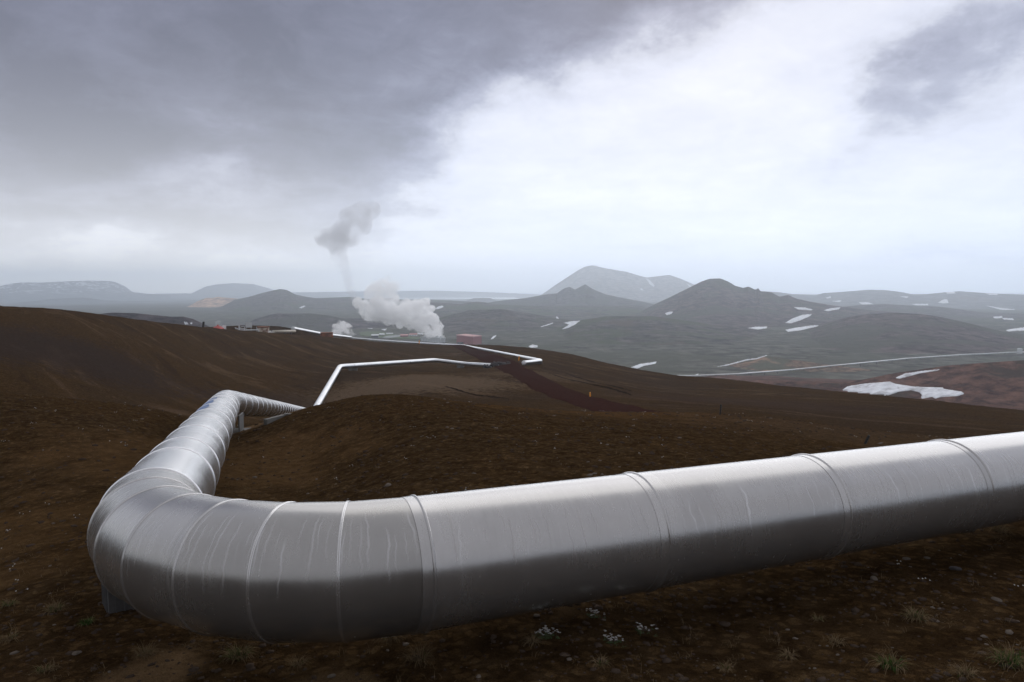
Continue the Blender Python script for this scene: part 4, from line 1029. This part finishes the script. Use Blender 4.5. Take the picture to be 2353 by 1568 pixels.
house(895, 686, 44, 1570, 9, 3.2, M_white, M_white, 'white roofed house just left of the big steam cloud', 0)
# paved yard and access road by the houses
yard = drape(z3([(540, 712), (570, 700), (700, 688), (720, 696), (690, 706), (600, 716)]), '', 'road', plain('pale_gravel', (.26, .27, .27), .95, 0, .1, .05), jag=.05)
if yard: tag(yard, 'pale gravel yard among the houses', kind='structure'); yard.location.z += .5
wr = drape(z3([(-160, 650), (-60, 656), (60, 668), (60, 674), (-60, 662), (-160, 655)]), '', 'road', plain('wet_asphalt', (.14, .15, .16), .6, 0, .1, .05), jag=.05)
if wr: tag(wr, 'thin grey road in the valley left of the steam', kind='structure')
b = at(*z4([(1225, 558)])[0], 1000)
o = thing('hut', 'tiny red and white hut in the valley behind the long pipeline', 'hut', b)
MB().box((0, 0, 2), (5, 4, 4)).build('wall', M_red, o); MB().box((0, 0, 4.6), (5.6, 4.6, 1.2), 0, .4).build('roof', M_white, o)

# ================================================================ STEAM
def steam_mat(name, dens, scale, soft=(.40, .62), alb=.998):
    m = bpy.data.materials.new(name); m.use_nodes = True; k = NT(m.node_tree); k.n.clear()
    out = k.node('ShaderNodeOutputMaterial'); v = k.node('ShaderNodeVolumePrincipled')
    v.inputs['Color'].default_value = (alb, alb, min(.998, alb * 1.02), 1); v.inputs['Anisotropy'].default_value = .55
    P = k.node('ShaderNodeNewGeometry').outputs['Position']
    n = k.noise(P, scale, 4, .6, .3)
    k.put(v.inputs['Density'], k.m('MULTIPLY', k.ss(n, soft[0], soft[1]), dens)); k.l.new(v.outputs[0], out.inputs['Volume'])
    return m
def steam(name, label, blobs, material, voxel, disp, dscale, origin):
    """blobs: (x, y, z, radius) in world; fused into one billowing volume"""
    mb = MB()
    for i, (x, y, z, rr) in enumerate(blobs):
        bm = bmesh.new(); bmesh.ops.create_icosphere(bm, subdivisions=3, radius=rr)
        mb.add([v.co + Vector((x, y, z)) - Vector(origin) for v in bm.verts], [tuple(q.index for q in f.verts) for f in bm.faces]); bm.free()
    o = mb.build(name, material, None, True); o.location = tuple(origin)
    m = o.modifiers.new('remesh', 'REMESH'); m.mode = 'VOXEL'; m.voxel_size = voxel
    for k, (st, sc_) in enumerate(((disp, dscale), (disp * .5, dscale * .38), (disp * .22, dscale * .16))):
        t = bpy.data.textures.new(name + str(k), 'CLOUDS'); t.noise_scale = sc_; t.noise_depth = 2
        dm = o.modifiers.new('billow', 'DISPLACE'); dm.texture = t; dm.strength = st; dm.mid_level = .5; dm.texture_coords = 'LOCAL'
    return tag(o, label, 'steam')
rB = 1285; mpz = rB / FOC * .2442
def blobs3(L, depth=0.0):
    out = []
    for i, (zx, zy, rz_) in enumerate(L):
        p = pw(zx, zy, rB + depth * math.sin(i * 1.7)); out.append((p[0], p[1], p[2], rz_ * mpz))
    return out
big = [(1085, 690, 34), (1050, 680, 48), (1000, 665, 58), (1075, 640, 50), (1040, 600, 66), (960, 620, 72), (1000, 540, 78), (900, 570, 88), (930, 470, 85), (820, 530, 95), (940, 400, 58), (860, 430, 85), (760, 470, 100),
       (760, 400, 62), (680, 500, 95), (600, 460, 98), (600, 540, 55), (520, 500, 80), (480, 420, 95), (400, 470, 80), (350, 410, 72), (310, 380, 50), (430, 540, 30), (700, 590, 42), (820, 620, 34), (880, 640, 34), (1000, 440, 40)]
pA = blobs3(big, 26); org = pA[8][:3]
steam('steam_cloud', 'biggest white steam cloud rising from the cooling tower', pA, steam_mat('dense_steam', .20, .045), 3.0, 12, 22, org)
top = [(640, 350, 70), (500, 380, 80), (520, 330, 90), (470, 260, 70), (540, 220, 72), (620, 240, 72), (680, 210, 50), (600, 180, 50), (520, 170, 40), (560, 290, 85), (640, 320, 60), (420, 320, 60)]
pB = blobs3(top, 20)
steam('steam_cloud', 'thin grey upper puff above the biggest steam cloud', pB, steam_mat('thin_steam', .055, .035, (.32, .6)), 4.0, 16, 24, pB[7][:3])
pl = [(280, 350, 26), (262, 300, 20), (255, 250, 24), (240, 200, 34), (220, 150, 48), (200, 100, 62), (180, 40, 72)]
def d2(px, py, rpx, r=rB): p = at(px, py, r); return (p[0], p[1], p[2], rpx * r / FOC)
pC = [d2(815, 685, 11), d2(808, 670, 11), d2(803, 655, 11), d2(799, 640, 12), d2(795, 625, 13), d2(790, 608, 15), d2(785, 595, 17), d2(780, 582, 19), d2(776, 568, 22), d2(775, 550, 30), d2(800, 535, 34), d2(750, 548, 24), d2(825, 515, 30), d2(800, 500, 24), d2(835, 490, 26), d2(858, 483, 18), d2(735, 552, 14)]
steam('steam_cloud', 'tall faint grey steam wisp drifting up into the sky', pC, steam_mat('faint_shaded_steam', .034, .03, (.28, .62), .72), 3.5, 10, 20, pC[7][:3])  # the wisp's shade is put into its colour by a lower albedo
sm_ = []
for zx, zy, rz_ in [(230, 690, 40), (255, 670, 38), (200, 655, 45), (240, 640, 42), (170, 620, 46), (220, 605, 42), (140, 600, 40), (110, 640, 40), (160, 680, 50), (80, 600, 28), (100, 670, 30), (180, 575, 26), (280, 660, 22), (130, 570, 20)]:
    p = pw(zx, zy, 620); sm_.append((p[0], p[1], p[2], rz_ * 620 / FOC * .2442))
steam('steam_cloud', 'small dense white steam puff right of the orange rust tank', sm_, steam_mat('puff_steam', .45, .10), 1.2, 5, 9, sm_[4][:3])
sq = []
for zx, zy, rz_ in [(1400, 378, 14), (1420, 373, 18), (1445, 377, 16), (1462, 381, 9), (1430, 381, 18)]:
    p = site(zx, zy, 312); sq.append((p[0], p[1], p[2], rz_ * MPP(312)))
steam('steam_cloud', 'tiny bright steam puff at the foot of the cream tank', sq, steam_mat('tiny_steam', 1.6, .4), .3, .8, 1.5, sq[1][:3])
sr = []
for zx, zy, rz_ in [(800, 296, 20), (830, 288, 26), (780, 285, 18), (850, 275, 22), (810, 270, 20)]:
    p = site(zx, zy, 318); sr.append((p[0], p[1], p[2], rz_ * MPP(318)))
steam('steam_cloud', 'faint steam wisp above the red dome hut', sr, steam_mat('wisp_steam', .10, .3, (.42, .62)), .45, 2.4, 3, sr[1][:3])

# ================================================================ NEAR PLANTS AND STONES
def blade(V, F, p, ang, lean, ln, wd, seg=4, curl=1.0):
    ca, sa = math.cos(ang), math.sin(ang); b0 = len(V)
    for i in range(seg + 1):
        t = i / seg; th = lean * (.35 + curl * t * t); r_ = ln * t * math.sin(min(th, 1.9)); z_ = ln * t * math.cos(min(th, 1.9)) * (1 - .15 * t)
        ww = wd * (1 - t * .85); c = (p[0] + ca * r_, p[1] + sa * r_, p[2] + z_)
        V.append((c[0] - sa * ww, c[1] + ca * ww, c[2])); V.append((c[0] + sa * ww, c[1] - ca * ww, c[2]))
    for i in range(seg): F.append((b0 + 2 * i, b0 + 2 * i + 1, b0 + 2 * i + 3, b0 + 2 * i + 2))
def tuft(px, py, size, n, green, label, seed):
    b = ground_pt(px, py); rg_ = np.random.default_rng(seed); o = thing('grass_tuft', label, 'grass tuft', b, 0, 'grass tufts near the pipe')
    for nm_, cnt, m_ in (('green_blades', int(n * green), M_grass), ('dry_blades', int(n * (1 - green)), M_straw)):
        if cnt < 3: continue
        V, F = [], []
        for i in range(cnt):
            a = rg_.uniform(0, 2 * PI); q = size * .38 * math.sqrt(rg_.uniform()); x, y = q * math.cos(a), q * math.sin(a)
            z = gpt(b[0] + x, b[1] + y) - b[2] - .005
            short = nm_ == 'green_blades'
            blade(V, F, (x, y, z), a + rg_.normal() * .8, rg_.uniform(.2, 1.5) * (.7 if short else 1.1), size * rg_.uniform(.35, 1.0) * (.65 if short else 1), .0018 + .0012 * rg_.uniform())
        mesh_obj(nm_, V, F, m_, o, False)
    return o
TU = [(200, 1434, .17, 260, .8, 'brightest green grass tuft, left of the near bend support'),
      (127, 1404, .24, 200, .25, 'dark half dry grass tuft between bright green tuft and left edge'),
      (22, 1392, .20, 150, .45, 'green grass tuft at the left edge level with the bend support'),
      (22, 1470, .20, 110, .1, 'dry grass tuft at the left edge below the green ones'),
      (100, 1545, .18, 90, .3, 'dull grass tuft in the bottom left corner'),
      (334, 1508, .22, 150, .08, 'dry grass tuft below the bend, near the sandy patch'),
      (548, 1512, .28, 280, .4, 'large mixed green and dry grass tuft below the bend'),
      (686, 1530, .17, 110, .1, 'small dry tuft right of the large mixed tuft'),
      (300, 1292, .16, 70, .3, 'thin tuft tucked close behind the left side of the bend'),
      (900, 1470, .24, 170, .03, 'straw tuft close under the pipe seam'),
      (960, 1520, .26, 150, .03, 'straw tuft at the bottom between pipe seam and flowers'),
      (1223, 1480, .15, 120, .05, 'dry tuft beside the largest cluster of white flowers'),
      (1381, 1528, .16, 90, .2, 'small olive tuft at the bottom below the white flowers'),
      (1667, 1540, .15, 80, .05, 'small dry tuft at the bottom centre right'),
      (1812, 1512, .17, 80, .05, 'pale curled dry tuft left of the bottom right green tufts'),
      (1879, 1428, .13, 80, .25, 'small tuft below the pipe, left of the straw and green tuft'),
      (1920, 1484, .17, 70, .02, 'thin straw tuft between small tuft and bottom green tuft'),
      (2104, 1424, .24, 240, .25, 'straw tuft with a green foot, nearest under the right pipe'),
      (2047, 1535, .26, 230, .55, 'wide green tuft at the bottom right, left one of the two'),
      (2320, 1530, .30, 280, .55, 'tall green tuft in the bottom right corner'),
      (2218, 1556, .18, 130, .1, 'dry tuft at the bottom edge between the two green tufts'),
      (2296, 1222, .30, 200, .03, 'pale straw tuft right below the pipe at the right edge')]
for i, (px, py, sz, n, g, lab) in enumerate(TU): tuft(px, py, sz * .74, int(n * .8), g, lab, 100 + i)
def flowers(px, py, n, spread, label, seed):
    b = ground_pt(px, py); rg_ = np.random.default_rng(seed); o = thing('white_flowers', label, 'flowers', b, 0, 'small white flower clusters')
    V, F, S_, SF, LV, LF = [], [], [], [], [], []
    for i in range(n):
        x, y = rg_.normal(size=2) * spread; h = rg_.uniform(.025, .07); z = gpt(b[0] + x, b[1] + y) - b[2]
        blade(S_, SF, (x, y, z), rg_.uniform(0, 6.3), .15, h, .0012, 2)
        for k in range(rg_.integers(3, 6)):
            cx_, cy_, cz_ = x + rg_.normal() * .007, y + rg_.normal() * .007, z + h + rg_.normal() * .004
            for q in range(4):
                a = q * PI / 2 + rg_.uniform(0, 1); b0 = len(V); l = .0075
                V += [(cx_, cy_, cz_), (cx_ + l * math.cos(a - .5), cy_ + l * math.sin(a - .5), cz_ + .003), (cx_ + l * 1.35 * math.cos(a), cy_ + l * 1.35 * math.sin(a), cz_ + .002), (cx_ + l * math.cos(a + .5), cy_ + l * math.sin(a + .5), cz_ + .003)]; F.append((b0, b0 + 1, b0 + 2, b0 + 3))
        for k in range(5):
            blade(LV, LF, (x + rg_.normal() * .01, y + rg_.normal() * .01, z), rg_.uniform(0, 6.3), 1.1, .025, .004, 2)
    pt = mesh_obj('petals', V, F, M_petal, o, False); pt['kind'] = 'stuff'; mesh_obj('stem', S_, SF, M_straw, o, False); mesh_obj('leaves', LV, LF, M_leaf, o, False)
flowers(1257, 1462, 20, .045, 'largest cluster of white flowers beside a dry tuft below the pipe', 1)
flowers(1366, 1418, 12, .035, 'white flowers with green leaves close under the pipe', 2)
flowers(1408, 1478, 12, .035, 'smallest cluster of white flowers, between the other clusters', 3)
flowers(1481, 1458, 11, .05, 'rightmost cluster of white flowers below the pipe', 4)

ST = [(1232, 1421, .030, 'pale stone just under the pipe above the largest flowers'), (2009, 1333, .045, 'flat pale stone right under the pipe, right of centre'),
      (2290, 1383, .04, 'pale stone near the right edge under the pipe'), (2195, 1312, .05, 'dark flat stone high under the right pipe end'), (176, 1505, .035, 'white flake of stone at the bottom left'),
      (892, 1118, .07, 'rounded pale stone just behind the pipe left of centre'), (2083, 1288, .035, 'smallest pale stone under the right pipe'), (761, 1560, .03, 'pale flat stone at the bottom edge left of centre')]
for i, (px, py, rr, lab) in enumerate(ST):
    b = ground_pt(px, py); V, F = rock(rr, 40 + i, (1.3, .9, .55), 3); o = mesh_obj('stone', V, F, M_rock if 'dark' in lab else M_stone, None, True); o.location = tuple(b + np.array([0, 0, rr * .18])); o.rotation_euler[2] = i; tag(o, lab, 'stone', 'single stones lying on the soil')

def scatter(name, label, n, proto_fn, material, rmin, rmax, keep=None, smooth=True, azr=42):
    rg_ = np.random.default_rng(sum(map(ord, name))); V, F = [], []
    a = np.radians(rg_.uniform(-azr, azr, n)); r_ = rmin * (rmax / rmin) ** rg_.uniform(0, 1, n)
    x, y = r_ * np.sin(a), r_ * np.cos(a); ok = np.ones(n, bool)
    if keep is not None: ok = keep(x, y, rg_)
    x, y, r_ = x[ok], y[ok], r_[ok]; z = ground_z(x, y)
    allV, allF, off = [], [], 0
    for i in range(len(x)):
        v, f = proto_fn(rg_, r_[i]); v = v + np.array([x[i], y[i], z[i]]); allV.append(v); allF.append(f + off); off += len(v)
    o = mesh_obj(name, np.concatenate(allV), np.concatenate(allF), material, None, smooth); return tag(o, label, kind='stuff')
RP = []
for i in range(14):
    V, F = rock(1.0, 200 + i, (1.2, .9, .6), 1); RP.append((np.array([tuple(v) for v in V]), np.array(F)))
def peb(rg_, r_):
    V, F = RP[rg_.integers(14)]; s_ = (.008 + .022 * rg_.uniform() ** 3) * (1 + r_ / 14); c, s2 = math.cos(rg_.uniform(0, 6.3)), math.sin(rg_.uniform(0, 6.3)); M_ = np.array([[c, -s2, 0], [s2, c, 0], [0, 0, 1]]) ; return V @ M_.T * s_, F
clump = lambda x, y, rg_: fbm(x * .5, y * .5, 3) + rg_.normal(size=len(x)) * .25 > -.05
scatter('pebbles', 'small dark pebbles strewn over the soil', 15000, peb, M_pebble, 3.2, 45, clump)
scatter('pale_gravel', 'sparse pale grit strewn over the soil', 500, peb, M_stone, 3.2, 40, None)
def twig(rg_, r_):
    V, F = [], []; k = 1 + r_ / 30
    for q in range(rg_.integers(3, 9)): blade(V, F, (rg_.normal() * .03, rg_.normal() * .03, -.005), rg_.uniform(0, 6.3), rg_.uniform(.5, 1.7), rg_.uniform(.03, .11) * k, .0013 * k, 3)
    return np.array(V), np.array(F)
scatter('dry_grass', 'thin dry grass blades dotted over the soil', 3800, twig, M_straw, 3.3, 60, lambda x, y, g: fbm(x * .6 + 40, y * .6, 3) + g.normal(size=len(x)) * .12 > .10, False)
def spk(rg_, r_):
    V, F = [], []; k = 1 + r_ / 40
    for q in range(rg_.integers(2, 5)):
        a = rg_.uniform(0, 6.3); c = rg_.normal(size=2) * .03 * k; h = rg_.uniform(.02, .05) * k; l = .007 * k; b0 = len(V)
        V += [(c[0] - l, c[1], h), (c[0], c[1] - l, h), (c[0] + l, c[1], h), (c[0], c[1] + l, h + l)]; F.append((b0, b0 + 1, b0 + 2, b0 + 3))
    return np.array(V), np.array(F)
scatter('tiny_flowers', 'tiny white flowers dotted over the mound', 520, spk, M_petal, 8, 60, lambda x, y, g: fbm(x * .25 + 11, y * .25, 3) + g.normal(size=len(x)) * .15 > .05, False)

# ================================================================ HAZE
hm = bpy.data.materials.new('haze_air'); hm.use_nodes = True; K = NT(hm.node_tree); K.n.clear()
ho = K.node('ShaderNodeOutputMaterial'); hv = K.node('ShaderNodeVolumePrincipled')
hv.inputs['Color'].default_value = (.84, .92, 1.0, 1); hv.inputs['Density'].default_value = 1.65e-4; hv.inputs['Anisotropy'].default_value = .70
K.l.new(hv.outputs[0], ho.inputs['Volume'])
zlo = min(float(min((o.matrix_world @ Vector(c)).z for c in o.bound_box)) for o in COL.objects if o.type == 'MESH')
zhi = max(float(max((o.matrix_world @ Vector(c)).z for c in o.bound_box)) for o in COL.objects if o.type == 'MESH')
hz_lo, hz_hi = zlo - 1.0, max(zhi + 12.0, 225.0)
print('HAZE', hz_lo, hz_hi)
hb = MB().box((0, 0, (hz_lo + hz_hi) / 2), (25200, 25200, hz_hi - hz_lo)).build('haze', hm); tag(hb, 'pale bluish haze filling the air of the valley', kind='stuff')
